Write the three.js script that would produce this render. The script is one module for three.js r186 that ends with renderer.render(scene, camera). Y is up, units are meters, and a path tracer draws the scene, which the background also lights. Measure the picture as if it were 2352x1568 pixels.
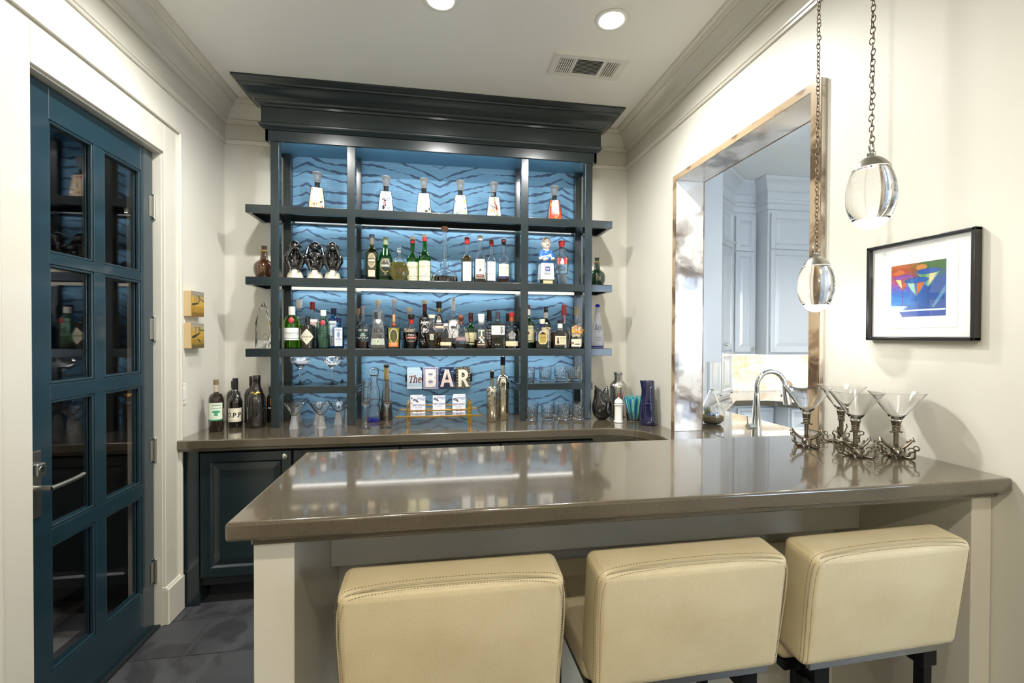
import * as THREE from 'three';
import { RoundedBoxGeometry } from 'three/addons/geometries/RoundedBoxGeometry.js';
import { mergeGeometries, mergeVertices, toCreasedNormals } from 'three/addons/utils/BufferGeometryUtils.js';
import { MarchingCubes } from 'three/addons/objects/MarchingCubes.js';
import { RectAreaLightUniformsLib } from 'three/addons/lights/RectAreaLightUniformsLib.js';

// ---------------------------------------------------------------- camera, sky, exposure
const scene = new THREE.Scene();
const camera = new THREE.PerspectiveCamera(2 * Math.atan(784 / 1049.13) * 180 / Math.PI, 2352 / 1568, 0.05, 60);
const EYE = new THREE.Vector3(1.3727, 1.4732, 3.2645);
{
  const right = new THREE.Vector3(0.98669526, 0.00387301, 0.16253449), up = new THREE.Vector3(-0.00214399, 0.99993925, -0.01081192);
  const back = new THREE.Vector3(-0.16256649, 0.01031959, 0.98664363);
  camera.position.copy(EYE);
  camera.quaternion.setFromRotationMatrix(new THREE.Matrix4().makeBasis(right, up, back));
}
scene.background = new THREE.Color(0.62, 0.78, 1.0);
scene.backgroundIntensity = 15;
const renderer = new THREE.WebGLRenderer({ antialias: true });
renderer.toneMapping = THREE.LinearToneMapping;
renderer.toneMappingExposure = 1.06;
renderer.shadowMap.enabled = true;
RectAreaLightUniformsLib.init();
const POWER = { can: 9.6, frontCan: 4.8, led: 40, kitchenStrip: 42, kitchenCan: 9, pendant: 0.09 };
const WARM = new THREE.Color(1.0, 0.915, 0.78), NEUTRAL = new THREE.Color(1.0, 0.985, 0.95), COOL = new THREE.Color(0.95, 0.98, 1.0);

// ---------------------------------------------------------------- room sizes
const W = 2.7825, CEIL = 2.975, H = 0.915, HB = 1.1283, DEEP = 5.6;   // room width, ceiling, back counter, bar top, room depth
const S1 = 2.268, S2 = 1.8314, S3 = 1.395, HALF = 1.163;              // shelf tops

// ---------------------------------------------------------------- helpers
let seed = 7;
const rnd = () => { seed = (seed + 0x6D2B79F5) | 0; let t = Math.imul(seed ^ (seed >>> 15), 1 | seed); t = (t + Math.imul(t ^ (t >>> 7), 61 | t)) ^ t; return ((t ^ (t >>> 14)) >>> 0) / 4294967296; };
const rr = (a, b) => a + (b - a) * rnd();
const V = (x, y, z) => new THREE.Vector3(x, y, z);
const lerp = THREE.MathUtils.lerp;
const used = {};
const numbered = (n) => { const k = used[n] = (used[n] ?? -1) + 1; return k ? n + '_' + String(k).padStart(3, '0') : n; };
function thing(name, label, category, [x, y, z] = [0, 0, 0], turn = 0, group) {
  const o = new THREE.Group();
  o.name = numbered(name); o.position.set(x, y, z); o.rotation.y = turn;
  o.userData = { label, category };
  if (group) o.userData.group = group;
  scene.add(o);
  return o;
}
function part(name, geo, mat, parent, label) {
  const m = new THREE.Mesh(geo, mat);
  m.name = numbered(name); m.castShadow = m.receiveShadow = true;
  if (label) m.userData.label = label;
  parent.add(m);
  return m;
}
function solo(name, label, category, geo, mat, group) {
  const m = part(name, geo, mat, scene);
  m.userData = { label, category };
  if (group) m.userData.group = group;
  return m;
}
function struct(name, geo, mat) {
  const m = geo ? part(name, geo, mat, scene) : new THREE.Group();
  if (!geo) { m.name = numbered(name); scene.add(m); }
  m.userData.kind = 'structure';
  return m;
}
function dup(o, [x, y, z], turn, label, name) {
  const c = o.clone();
  c.name = numbered(name ?? o.name.replace(/_\d{3}$/, ''));
  c.traverse((k) => { if (k !== c) k.name = numbered(k.name.replace(/_\d{3}$/, '')); });
  c.userData = { ...o.userData, label };
  c.position.set(x, y, z); if (turn !== undefined) c.rotation.y = turn;
  scene.add(c);
  return c;
}
function clean(g) {
  const n = g.index ? g.toNonIndexed() : g;
  for (const k of Object.keys(n.attributes)) if (!['position', 'normal', 'uv'].includes(k)) n.deleteAttribute(k);
  if (!n.attributes.uv) n.setAttribute('uv', new THREE.BufferAttribute(new Float32Array(n.attributes.position.count * 2), 2));
  if (!n.attributes.normal) n.computeVertexNormals();
  return n;
}
const merge = (...gs) => mergeGeometries(gs.flat().map(clean));
function metric(g, s = 1, ox = 0, oy = 0) {     // uv in metres, from the side each face looks to
  g = clean(g);
  const p = g.attributes.position, n = g.attributes.normal, uv = g.attributes.uv;
  for (let i = 0; i < p.count; i++) {
    const ax = Math.abs(n.getX(i)), ay = Math.abs(n.getY(i)), az = Math.abs(n.getZ(i));
    const [a, b] = ay >= ax && ay >= az ? [p.getX(i), p.getZ(i)] : ax >= az ? [p.getZ(i), p.getY(i)] : [p.getX(i), p.getY(i)];
    uv.setXY(i, a * s + ox, b * s + oy);
  }
  return g;
}
// a box between two corners
function bx(x0, x1, y0, y1, z0, z1, r = 0) {
  const w = x1 - x0, h = y1 - y0, d = z1 - z0;
  const g = r ? new RoundedBoxGeometry(w, h, d, 3, Math.min(r, w / 2.01, h / 2.01, d / 2.01)) : new THREE.BoxGeometry(w, h, d);
  g.translate((x0 + x1) / 2, (y0 + y1) / 2, (z0 + z1) / 2);
  return metric(g);
}
function tube(pts, r, seg = 40, rad = 8, closed = false) {
  return new THREE.TubeGeometry(new THREE.CatmullRomCurve3(pts.map((p) => p.isVector3 ? p : V(...p)), closed, 'centripetal'), seg, r, rad, closed);
}
function rod(a, b, r0, r1 = r0, seg = 14) {
  const d = new THREE.Vector3().subVectors(b, a), g = new THREE.CylinderGeometry(r1, r0, d.length(), seg);
  g.translate(0, d.length() / 2, 0);
  g.applyQuaternion(new THREE.Quaternion().setFromUnitVectors(V(0, 1, 0), d.normalize()));
  return g.translate(a.x, a.y, a.z);
}
function lathe(pts, seg = 40) { return new THREE.LatheGeometry(pts.map(([r, y]) => new THREE.Vector2(Math.max(r, 0.00001), y)), seg); }
// a moulding: profile [[out, y], ...] swept along a wall from A to B; mA, mB are the mitres (1 or -1) at its ends
function mould(prof, A, B, n, mA = 0, mB = 0) {
  const dir = new THREE.Vector3().subVectors(B, A).normalize(), pos = [], at = (P, [o, y], m) => P.clone().addScaledVector(n, o).addScaledVector(dir, o * m).add(V(0, y, 0));
  let facing = 0;
  const quads = [];
  for (let i = 0; i + 1 < prof.length; i++) {
    const q = [at(A, prof[i], mA), at(B, prof[i], mB), at(B, prof[i + 1], mB), at(A, prof[i + 1], mA)];
    quads.push(q);
    facing += new THREE.Vector3().subVectors(q[1], q[0]).cross(new THREE.Vector3().subVectors(q[3], q[0])).dot(n.clone().add(V(0, -0.5, 0)));
  }
  for (const [a, b, c, d] of quads) for (const p of facing > 0 ? [a, b, c, a, c, d] : [a, c, b, a, d, c]) pos.push(p.x, p.y, p.z);
  const g = new THREE.BufferGeometry();
  g.setAttribute('position', new THREE.Float32BufferAttribute(pos, 3));
  return clean(toCreasedNormals(g, 0.7));
}
const arc = (cx, cy, r, a0, a1, n) => Array.from({ length: n + 1 }, (_, i) => { const a = lerp(a0, a1, i / n) * Math.PI / 180; return [cx + r * Math.cos(a), cy + r * Math.sin(a)]; });

// ---------------------------------------------------------------- textures
function noise2(px, py, per) {     // value noise that repeats every per cells
  const h = (x, y) => { let t = Math.imul(((x % per) + per) % per, 374761393) + Math.imul(((y % per) + per) % per, 668265263) | 0; t = Math.imul(t ^ (t >>> 13), 1274126177); return ((t ^ (t >>> 16)) >>> 0) / 4294967296; };
  const x = Math.floor(px), y = Math.floor(py), u = px - x, v = py - y, a = u * u * (3 - 2 * u), b = v * v * (3 - 2 * v);
  return lerp(lerp(h(x, y), h(x + 1, y), a), lerp(h(x, y + 1), h(x + 1, y + 1), a), b);
}
function fbm(u, v, per, oct = 5) { let s = 0, a = 0.5, t = 0; for (let o = 0; o < oct; o++) { s += a * noise2(u * per, v * per, per); t += a; a *= 0.5; per *= 2; } return s / t; }
function paint(w, h, fn, srgb = true) {
  const d = new Uint8Array(w * h * 4);
  for (let y = 0; y < h; y++) for (let x = 0; x < w; x++) { const c = fn(x / w, y / h, x, y), i = (y * w + x) * 4; for (let k = 0; k < 3; k++) d[i + k] = Math.max(0, Math.min(255, c[k])); d[i + 3] = 255; }
  const t = new THREE.DataTexture(d, w, h);
  t.wrapS = t.wrapT = THREE.RepeatWrapping; t.magFilter = THREE.LinearFilter; t.minFilter = THREE.LinearMipmapLinearFilter; t.generateMipmaps = true;
  if (srgb) t.colorSpace = THREE.SRGBColorSpace;
  t.needsUpdate = true;
  return t;
}
const mix3 = (a, b, t) => a.map((x, i) => x + (b[i] - x) * t);
const sstep = THREE.MathUtils.smoothstep;
const times = (t, sx, sy = sx) => { const c = t.clone(); c.repeat.set(sx, sy); c.needsUpdate = true; return c; };
const quartzMap = paint(512, 512, (u, v) => {
  const f = fbm(u, v, 6, 4), s = noise2(u * 210, v * 210, 210), q = noise2(u * 120 + 9, v * 120, 120);
  let c = mix3([84, 75, 60], [97, 88, 72], f);
  if (s > 0.93) c = mix3(c, [136, 127, 108], 0.45); else if (s < 0.08) c = mix3(c, [62, 55, 44], 0.5);
  return mix3(c, [74, 66, 53], q > 0.85 ? 0.3 : 0);
});
const slateMap = paint(512, 512, (u, v) => {
  const f = fbm(u * 1, v * 1, 5, 6), g = fbm(u + f * 0.25, v * 0.6 + f * 0.1, 9, 4), t = sstep(g, 0.52, 0.72);
  return mix3(mix3([58, 59, 62], [78, 79, 81], f), [46, 46, 49], t * 0.7);
});
const slateBump = paint(512, 512, (u, v) => { const f = fbm(u, v, 7, 6) * 255; return [f, f, f]; }, false);
const leatherBump = paint(512, 512, (u, v) => { const f = 120 + 70 * (fbm(u, v, 4, 3) - 0.5) + 60 * (noise2(u * 150, v * 150, 150) - 0.5); return [f, f, f]; }, false);
const leatherMap = paint(256, 256, (u, v) => mix3([205, 189, 150], [216, 202, 166], fbm(u, v, 5, 4)));
function onyx(dark, mid, light, gold, k, vein) {
  return paint(512, 512, (u, v) => {
    const wx = fbm(u, v, 3, 4), wy = fbm(u + 0.37, v + 0.61, 3, 4), f = fbm(u + (wx - 0.5) * k, v + (wy - 0.5) * k, 4, 5), r = Math.abs(fbm(u + wy * 0.3, v + wx * 0.3, 6, 4) - 0.5) * 2;
    let c = mix3(light, mid, sstep(f, 0.42, 0.58));
    c = mix3(c, dark, sstep(f, 0.56, 0.74));
    return mix3(c, gold, (1 - sstep(r, 0, 0.07)) * vein);
  });
}
const onyxGrey = onyx([116, 103, 92], [186, 176, 165], [236, 230, 221], [196, 160, 108], 0.5, 0.12);
const onyxCream = onyx([226, 198, 158], [246, 231, 205], [253, 245, 230], [206, 158, 104], 0.8, 0.45);
const plasterBump = paint(256, 256, (u, v) => { const f = 128 + 60 * (fbm(u, v, 40, 3) - 0.5); return [f, f, f]; }, false);
const brushed = paint(256, 256, (u, v) => { const f = 90 + 70 * noise2(u * 4, v * 256, 256); return [f, f, f]; }, false);
const woodMap = paint(256, 256, (u, v) => mix3([92, 56, 30], [128, 82, 46], fbm(u * 1, v * 0.12, 24, 4)));

// one sheet of print for every label, poster and plaque; cells are handed out row by row
const SHEET = 2048, sheet = document.createElement('canvas');
sheet.width = sheet.height = SHEET;
const ink = sheet.getContext('2d');
let cellX = 2, cellY = 2, rowH = 0;
function cell(w, h, draw) {
  if (cellX + w + 2 > SHEET) { cellX = 2; cellY += rowH + 4; rowH = 0; }
  const x = cellX, y = cellY;
  cellX += w + 4; rowH = Math.max(rowH, h);
  ink.save(); ink.beginPath(); ink.rect(x, y, w, h); ink.clip(); ink.translate(x, y);
  draw(ink, w, h);
  ink.restore();
  return [x / SHEET, 1 - (y + h) / SHEET, (x + w) / SHEET, 1 - y / SHEET];
}
const fill = (c, col, x, y, w, h) => { c.fillStyle = col; c.fillRect(x, y, w, h); };
function word(c, s, x, y, size, col, font = 'serif', style = '', fit) {
  c.fillStyle = col; c.font = style + ' ' + size + 'px ' + font; c.textAlign = 'center'; c.textBaseline = 'middle';
  const m = c.measureText(s).width || 1;
  c.save(); c.translate(x, y); if (fit) c.scale(fit / m, 1); c.fillText(s, 0, 0); c.restore();
}
function lines(c, x, y, w, n, gap, col, h = 2) { for (let i = 0; i < n; i++) fill(c, col, x + (i % 2) * w * 0.08, y + i * gap, w * (i % 2 ? 0.84 : 1), h); }
function ring(c, x, y, rx, ry, col, lw) { c.strokeStyle = col; c.lineWidth = lw; c.beginPath(); c.ellipse(x, y, rx, ry, 0, 0, 7); c.stroke(); }
function blob(c, x, y, rx, ry, col) { c.fillStyle = col; c.beginPath(); c.ellipse(x, y, rx, ry, 0, 0, 7); c.fill(); }
function poly(c, pts, col) { c.fillStyle = col; c.beginPath(); pts.forEach(([x, y], i) => i ? c.lineTo(x, y) : c.moveTo(x, y)); c.closePath(); c.fill(); }
const sheetTex = new THREE.CanvasTexture(sheet);
sheetTex.colorSpace = THREE.SRGBColorSpace;

// ---------------------------------------------------------------- materials
const C = (hex) => new THREE.Color(hex);
const std = (color, roughness = 0.5, o = {}) => new THREE.MeshStandardMaterial({ color, roughness, ...o });
const phy = (o) => new THREE.MeshPhysicalMaterial(o);
const M = {
  wall: std('#d9d6ca', 0.5, { bumpMap: times(plasterBump, 3), bumpScale: 0.0004 }),
  trim: phy({ color: '#d8d4c6', roughness: 0.25, clearcoat: 0.9, clearcoatRoughness: 0.08 }),
  ceiling: std('#f6f5ef', 0.55),
  teal: phy({ color: '#1a282c', roughness: 0.27, clearcoat: 0.6, clearcoatRoughness: 0.14 }),
  tealDoor: phy({ color: '#1a323c', roughness: 0.3, clearcoat: 0.7, clearcoatRoughness: 0.1 }),
  tealDark: std('#10191d', 0.6),
  soffit: phy({ color: '#6399b8', roughness: 0.3, clearcoat: 0.4, clearcoatRoughness: 0.15 }),
  quartz: phy({ map: times(quartzMap, 2), roughness: 0.16, clearcoat: 0.9, clearcoatRoughness: 0.05 }),
  slate: std('#ffffff', 0.42, { map: slateMap, bumpMap: slateBump, bumpScale: 0.0012 }),
  grout: std('#77756f', 0.9),
  leather: phy({ map: times(leatherMap, 3), roughness: 0.5, bumpMap: times(leatherBump, 3), bumpScale: 0.0012, sheen: 0.15, sheenRoughness: 0.5 }),
  stitch: std('#7d7058', 0.8),
  steel: std('#b9bbbd', 0.24, { metalness: 1 }),
  nickel: std('#b4b2ab', 0.32, { metalness: 1 }),
  chrome: std('#e4e4e2', 0.06, { metalness: 1 }),
  pewter: std('#8a8276', 0.22, { metalness: 1 }),
  brass: std('#c79e55', 0.25, { metalness: 1 }),
  blackMetal: std('#1b1c1e', 0.35, { metalness: 0.6 }),
  black: phy({ color: '#0b0b0d', roughness: 0.12, clearcoat: 1, clearcoatRoughness: 0.03 }),
  blackCap: std('#161618', 0.4),
  onyx: phy({ map: times(onyxGrey, 1.3), roughness: 0.12, clearcoat: 0.8, clearcoatRoughness: 0.04 }),
  onyxEdge: phy({ color: '#b9a78c', map: times(onyxGrey, 2.5), roughness: 0.25 }),
  backsplash: phy({ map: times(onyxCream, 1.1), roughness: 0.15, clearcoat: 0.6, clearcoatRoughness: 0.05 }),
  cabinet: phy({ color: '#d9dcdd', roughness: 0.25, clearcoat: 0.9, clearcoatRoughness: 0.06 }),
  glass: phy({ color: '#ffffff', transmission: 1, thickness: 0.003, ior: 1.5, roughness: 0 }),
  crystal: phy({ color: '#ffffff', transmission: 1, thickness: 0.02, ior: 1.5, roughness: 0 }),
  stopper: phy({ color: '#f4f8fb', transmission: 0.8, thickness: 0.02, ior: 1.45, roughness: 0.08 }),
  chain: std('#85796a', 0.3, { metalness: 1 }),
  frosted: phy({ color: '#eef1f6', transmission: 0.75, thickness: 0.003, ior: 1.45, roughness: 0.45 }),
  pane: phy({ color: '#ffffff', transmission: 1, thickness: 0, ior: 1.52, roughness: 0 }),
  green: phy({ color: '#4fbf68', transmission: 1, thickness: 0.003, ior: 1.5, roughness: 0.02 }),
  darkGreen: phy({ color: '#0e2a16', roughness: 0.06, clearcoat: 1, clearcoatRoughness: 0.02 }),
  olive: phy({ color: '#b2ba90', transmission: 1, thickness: 0.003, ior: 1.5, roughness: 0.02 }),
  lime: phy({ color: '#b4ee62', transmission: 1, thickness: 0.003, ior: 1.5, roughness: 0.02 }),
  paleGreen: phy({ color: '#d6f0da', transmission: 1, thickness: 0.003, ior: 1.5, roughness: 0.02 }),
  sapphire: phy({ color: '#9ed6f6', transmission: 1, thickness: 0.003, ior: 1.5, roughness: 0.02 }),
  darkGlass: phy({ color: '#15100d', roughness: 0.06, clearcoat: 1, clearcoatRoughness: 0.02 }),
  brownGlaze: phy({ color: '#4a2a18', roughness: 0.12, clearcoat: 1, clearcoatRoughness: 0.04 }),
  greenGlaze: phy({ color: '#16301f', roughness: 0.12, clearcoat: 1, clearcoatRoughness: 0.04 }),
  navy: phy({ color: '#14163c', roughness: 0.1, clearcoat: 1, clearcoatRoughness: 0.03 }),
  cobalt: phy({ color: '#1a32d8', transmission: 0.8, thickness: 0.01, ior: 1.5, roughness: 0.03 }),
  ceramic: phy({ color: '#f2efe6', roughness: 0.15, clearcoat: 0.8, clearcoatRoughness: 0.05 }),
  cream: std('#eae2c8', 0.5), white: std('#f3f2ee', 0.4), cork: std('#c79a6b', 0.8), tan: std('#cdb98a', 0.45), red: std('#a81f22', 0.35), redWax: phy({ color: '#c22a36', roughness: 0.25, clearcoat: 0.6 }),
  maroon: std('#6e2228', 0.45), darkBlue: std('#1d2150', 0.4), copper: std('#b4633d', 0.35, { metalness: 0.5 }), gold: std('#b99b55', 0.35, { metalness: 0.8 }), brownBall: phy({ color: '#6a2d14', roughness: 0.12, clearcoat: 1 }),
  skin: phy({ color: '#efdfce', roughness: 0.18, clearcoat: 0.8 }), blueShirt: phy({ color: '#2a6fc4', roughness: 0.18, clearcoat: 0.8 }),
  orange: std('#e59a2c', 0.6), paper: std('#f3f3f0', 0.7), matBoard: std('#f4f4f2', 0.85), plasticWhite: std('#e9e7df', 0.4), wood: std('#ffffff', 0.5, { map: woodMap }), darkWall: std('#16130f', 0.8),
  print: phy({ map: sheetTex, roughness: 0.42 }),
  printClear: phy({ map: sheetTex, roughness: 0.42, transparent: true }),
  printGloss: phy({ map: sheetTex, roughness: 0.2, clearcoat: 1, clearcoatRoughness: 0.03 }),
};
const drink = (color, dist) => phy({ color: '#ffffff', transmission: 1, thickness: 0.05, ior: 1.36, roughness: 0, attenuationColor: C(color), attenuationDistance: dist });
const L = {
  amber: drink('#c8701a', 0.045), gold: drink('#c08c1c', 0.045), pale: drink('#e6d48e', 0.12), dark: drink('#6a2c0a', 0.04), rum: drink('#98340e', 0.045), olive: drink('#9a9226', 0.045), clear: drink('#eef3f4', 0.5),
};
const glow = (color, k) => new THREE.MeshStandardMaterial({ color: '#ffffff', emissive: color, emissiveIntensity: k, roughness: 0.5 });
function lamp(light, name, parent) { light.name = numbered(name); light.castShadow = true; (parent ?? scene).add(light); if (light.target) scene.add(light.target); return light; }
// ---------------------------------------------------------------- the setting
const T = 0.15;                                    // wall thickness
const KZ = 4.4;                                    // kitchen window wall
struct('ceiling', merge(bx(-1.7, W + T, CEIL, CEIL + 0.2, -1.3, DEEP + T), bx(W + T, 6.7, CEIL, CEIL + 0.2, -1.3, KZ + T)), M.ceiling);
{
  const floor = struct('floor', bx(-1.7, 6.7, -0.2, -0.006, -1.3, DEEP + T), M.grout);
  const shapes = [0, 1, 2, 3].map((k) => { const g = bx(-0.298, 0.298, -0.02, 0, -0.143, 0.143, 0.002); const uv = g.attributes.uv; for (let i = 0; i < uv.count; i++) uv.setXY(i, uv.getX(i) + k * 0.37, uv.getY(i) + k * 0.61); return g; });
  for (let j = -3; j < 17; j++) for (let i = -1; i < 6; i++) {
    const z = 0.67 + 0.29 * (j + 0.5), x = 0.22 + 0.15 * (((j % 4) + 4) % 4) + 0.6 * (i - 0.5);
    if (z > 5.5 || z < -0.2 || x < -0.5 || x > W + 0.2 || (x > 1.6 && z < 1.7)) continue;
    const t = part('tile', shapes[(i + 2 * j + 40) % 4], M.slate, floor);
    t.position.set(x, rr(-0.0006, 0), z); t.rotation.y = ((i + j) & 1) * Math.PI;
  }
}
// walls, pierced where the room is open
struct('wall_left', merge(bx(-T, 0, 0, CEIL, -T, 0.705), bx(-T, 0, 2.392, CEIL, 0.705, 1.468), bx(-T, 0, 0, CEIL, 1.468, DEEP)), M.wall);
struct('wall_back', bx(-1.7, W + T, 0, CEIL, -T, 0), M.wall);
const OZ0 = 0.75, OZ1 = 1.787, OY1 = 2.43, DZ0 = 2.6, DZ1 = 3.75;
struct('wall_right', merge(
  bx(W, W + T, 0, CEIL, 0, OZ0 - 0.03), bx(W, W + T, 0, 0.865, OZ0 - 0.03, OZ1), bx(W, W + T, OY1, CEIL, OZ0 - 0.03, OZ1),
  bx(W, W + T, 0, CEIL, OZ1, DZ0), bx(W, W + T, 2.42, CEIL, DZ0, DZ1), bx(W, W + T, 0, CEIL, DZ1, DEEP)), M.wall);
struct('wall_front', bx(-T, W + T, 0, CEIL, DEEP, DEEP + T), M.wall);
// the kitchen beyond the opening
struct('wall_kitchen_back', bx(W + T, 6.7, 0, CEIL, -1.2, -1.05), M.wall);
struct('wall_kitchen_side', bx(6.5, 6.7, 0, CEIL, -1.05, KZ + T), M.wall);
const kw = [[3.45, 4.45], [4.8, 5.8]];
struct('wall_kitchen_front', merge(bx(W + T, 6.5, 0, 0.95, KZ, KZ + T), bx(W + T, 6.5, 2.4, CEIL, KZ, KZ + T), bx(W + T, kw[0][0], 0.95, 2.4, KZ, KZ + T), bx(kw[0][1], kw[1][0], 0.95, 2.4, KZ, KZ + T), bx(kw[1][1], 6.5, 0.95, 2.4, KZ, KZ + T)), M.wall);
kw.map((q) => [...q, KZ, 0.95, 2.4]).forEach(([a, b, KZ, Y0, Y1], i) => {
  const w = struct('window_' + (i + 1));
  part('window_frame', merge(bx(a, a + 0.05, Y0, Y1, KZ, KZ + 0.09), bx(b - 0.05, b, Y0, Y1, KZ, KZ + 0.09), bx(a, b, Y0, Y0 + 0.05, KZ, KZ + 0.09), bx(a, b, Y1 - 0.05, Y1, KZ, KZ + 0.09)), M.trim, w);
  for (const t of [1 / 3, 2 / 3]) part('muntin', bx(lerp(a, b, t) - 0.011, lerp(a, b, t) + 0.011, Y0, Y1, KZ + 0.02, KZ + 0.06), M.trim, w);
  for (const t of [0.25, 0.5, 0.75]) part('muntin', bx(a, b, lerp(Y0, Y1, t) - 0.011, lerp(Y0, Y1, t) + 0.011, KZ + 0.02, KZ + 0.06), M.trim, w);
  part('pane', bx(a + 0.05, b - 0.05, Y0 + 0.05, Y1 - 0.05, KZ + 0.038, KZ + 0.042), M.pane, w);
});
// the dark cellar behind the glazed door
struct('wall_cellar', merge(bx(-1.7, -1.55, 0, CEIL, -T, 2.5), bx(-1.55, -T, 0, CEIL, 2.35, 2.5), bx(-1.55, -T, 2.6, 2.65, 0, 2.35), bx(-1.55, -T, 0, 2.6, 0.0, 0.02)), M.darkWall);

// crown moulding, frieze and picture rail round the room
const crown = [[0, -0.25], [0.011, -0.249], [0.013, -0.24], [0.019, -0.236], [0.021, -0.228], [0.014, -0.224], [0.012, -0.219], [0.006, -0.218], [0.006, -0.122], [0.02, -0.121], [0.022, -0.113], [0.03, -0.108], [0.032, -0.1], [0.026, -0.098],
  [0.036, -0.092], [0.05, -0.078], [0.062, -0.06], [0.078, -0.044], [0.096, -0.033], [0.102, -0.03], [0.102, -0.024], [0.112, -0.022], [0.12, -0.014], [0.134, -0.011], [0.136, 0]];
struct('trim_1', mould(crown, V(0, CEIL, DEEP), V(0, CEIL, 0), V(1, 0, 0), 0, -1), M.trim);
struct('trim_2', mould(crown, V(0, CEIL, 0), V(W, CEIL, 0), V(0, 0, 1), 1, -1), M.trim);
struct('trim_3', mould(crown, V(W, CEIL, 0), V(W, CEIL, DEEP), V(-1, 0, 0), 1, 0), M.trim);
// casing of the cellar door with its back band, and the tall skirting block beside it
{
  const c = struct('trim_4');
  part('casing', merge(bx(0, 0.018, 0, 2.545, 0.575, 0.703, 0.003), bx(0, 0.018, 0, 2.545, 1.47, 1.598, 0.003), bx(0, 0.018, 2.394, 2.545, 0.703, 1.47, 0.003)), M.trim, c);
  part('back_band', merge(bx(0, 0.032, 0.18, 2.556, 0.562, 0.58, 0.006), bx(0, 0.032, 0.18, 2.556, 1.593, 1.611, 0.006), bx(0, 0.032, 2.54, 2.556, 0.562, 1.611, 0.006)), M.trim, c);
  part('jamb_lining', merge(bx(-T, 0.004, 0, 2.392, 0.694, 0.707), bx(-T, 0.004, 0, 2.392, 1.466, 1.479), bx(-T, 0.004, 2.386, 2.397, 0.694, 1.479)), M.trim, c);
}
struct('baseboard_left', merge(bx(0, 0.034, 0, 0.186, 0.556, 0.706, 0.006), bx(0, 0.026, 0.18, 0.196, 0.556, 0.706, 0.007)), M.trim);
struct('baseboard_left', merge(bx(0, 0.03, 0, 0.18, 1.6, DEEP, 0.006)), M.trim);
struct('baseboard_right', bx(W - 0.018, W, 0, 0.15, 2.33, DZ0, 0.004), M.trim);
{ // onyx lining of the pass-through opening
  const c = struct('trim_5'), x0 = W - 0.017, x1 = W + T + 0.012;
  part('onyx_jamb', metric(bx(x0, x1, H, OY1 - 0.03, OZ0 - 0.03, OZ0, 0.002)), M.onyx, c);
  part('onyx_jamb', metric(bx(x0, x1, H, OY1 - 0.03, OZ1 - 0.045, OZ1, 0.002)), M.onyx, c);
  part('onyx_head', metric(bx(x0, x1, OY1 - 0.03, OY1, OZ0 - 0.03, OZ1, 0.002)), M.onyx, c);
  part('onyx_edge', merge(bx(x0 - 0.004, x0, H, OY1, OZ0 - 0.03, OZ0 + 0.002), bx(x0 - 0.004, x0, HB + 0.001, OY1, OZ1 - 0.047, OZ1), bx(x0 - 0.004, x0, OY1 - 0.032, OY1, OZ0 + 0.002, OZ1 - 0.047)), M.onyxEdge, c);
  part('onyx_edge', merge(bx(x1, x1 + 0.004, H, OY1, OZ0 - 0.03, OZ0 + 0.002), bx(x1, x1 + 0.004, H, OY1, OZ1 - 0.047, OZ1), bx(x1, x1 + 0.004, OY1 - 0.032, OY1, OZ0 + 0.002, OZ1 - 0.047)), M.onyxEdge, c);
}
{ // cased doorway to the kitchen behind the bar stools
  const c = struct('trim_6');
  part('casing', merge(bx(W - 0.018, W, 0, 2.52, DZ0 - 0.11, DZ0), bx(W - 0.018, W, 0, 2.52, DZ1, DZ1 + 0.11), bx(W - 0.018, W, 2.42, 2.52, DZ0, DZ1)), M.trim, c);
}
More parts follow.
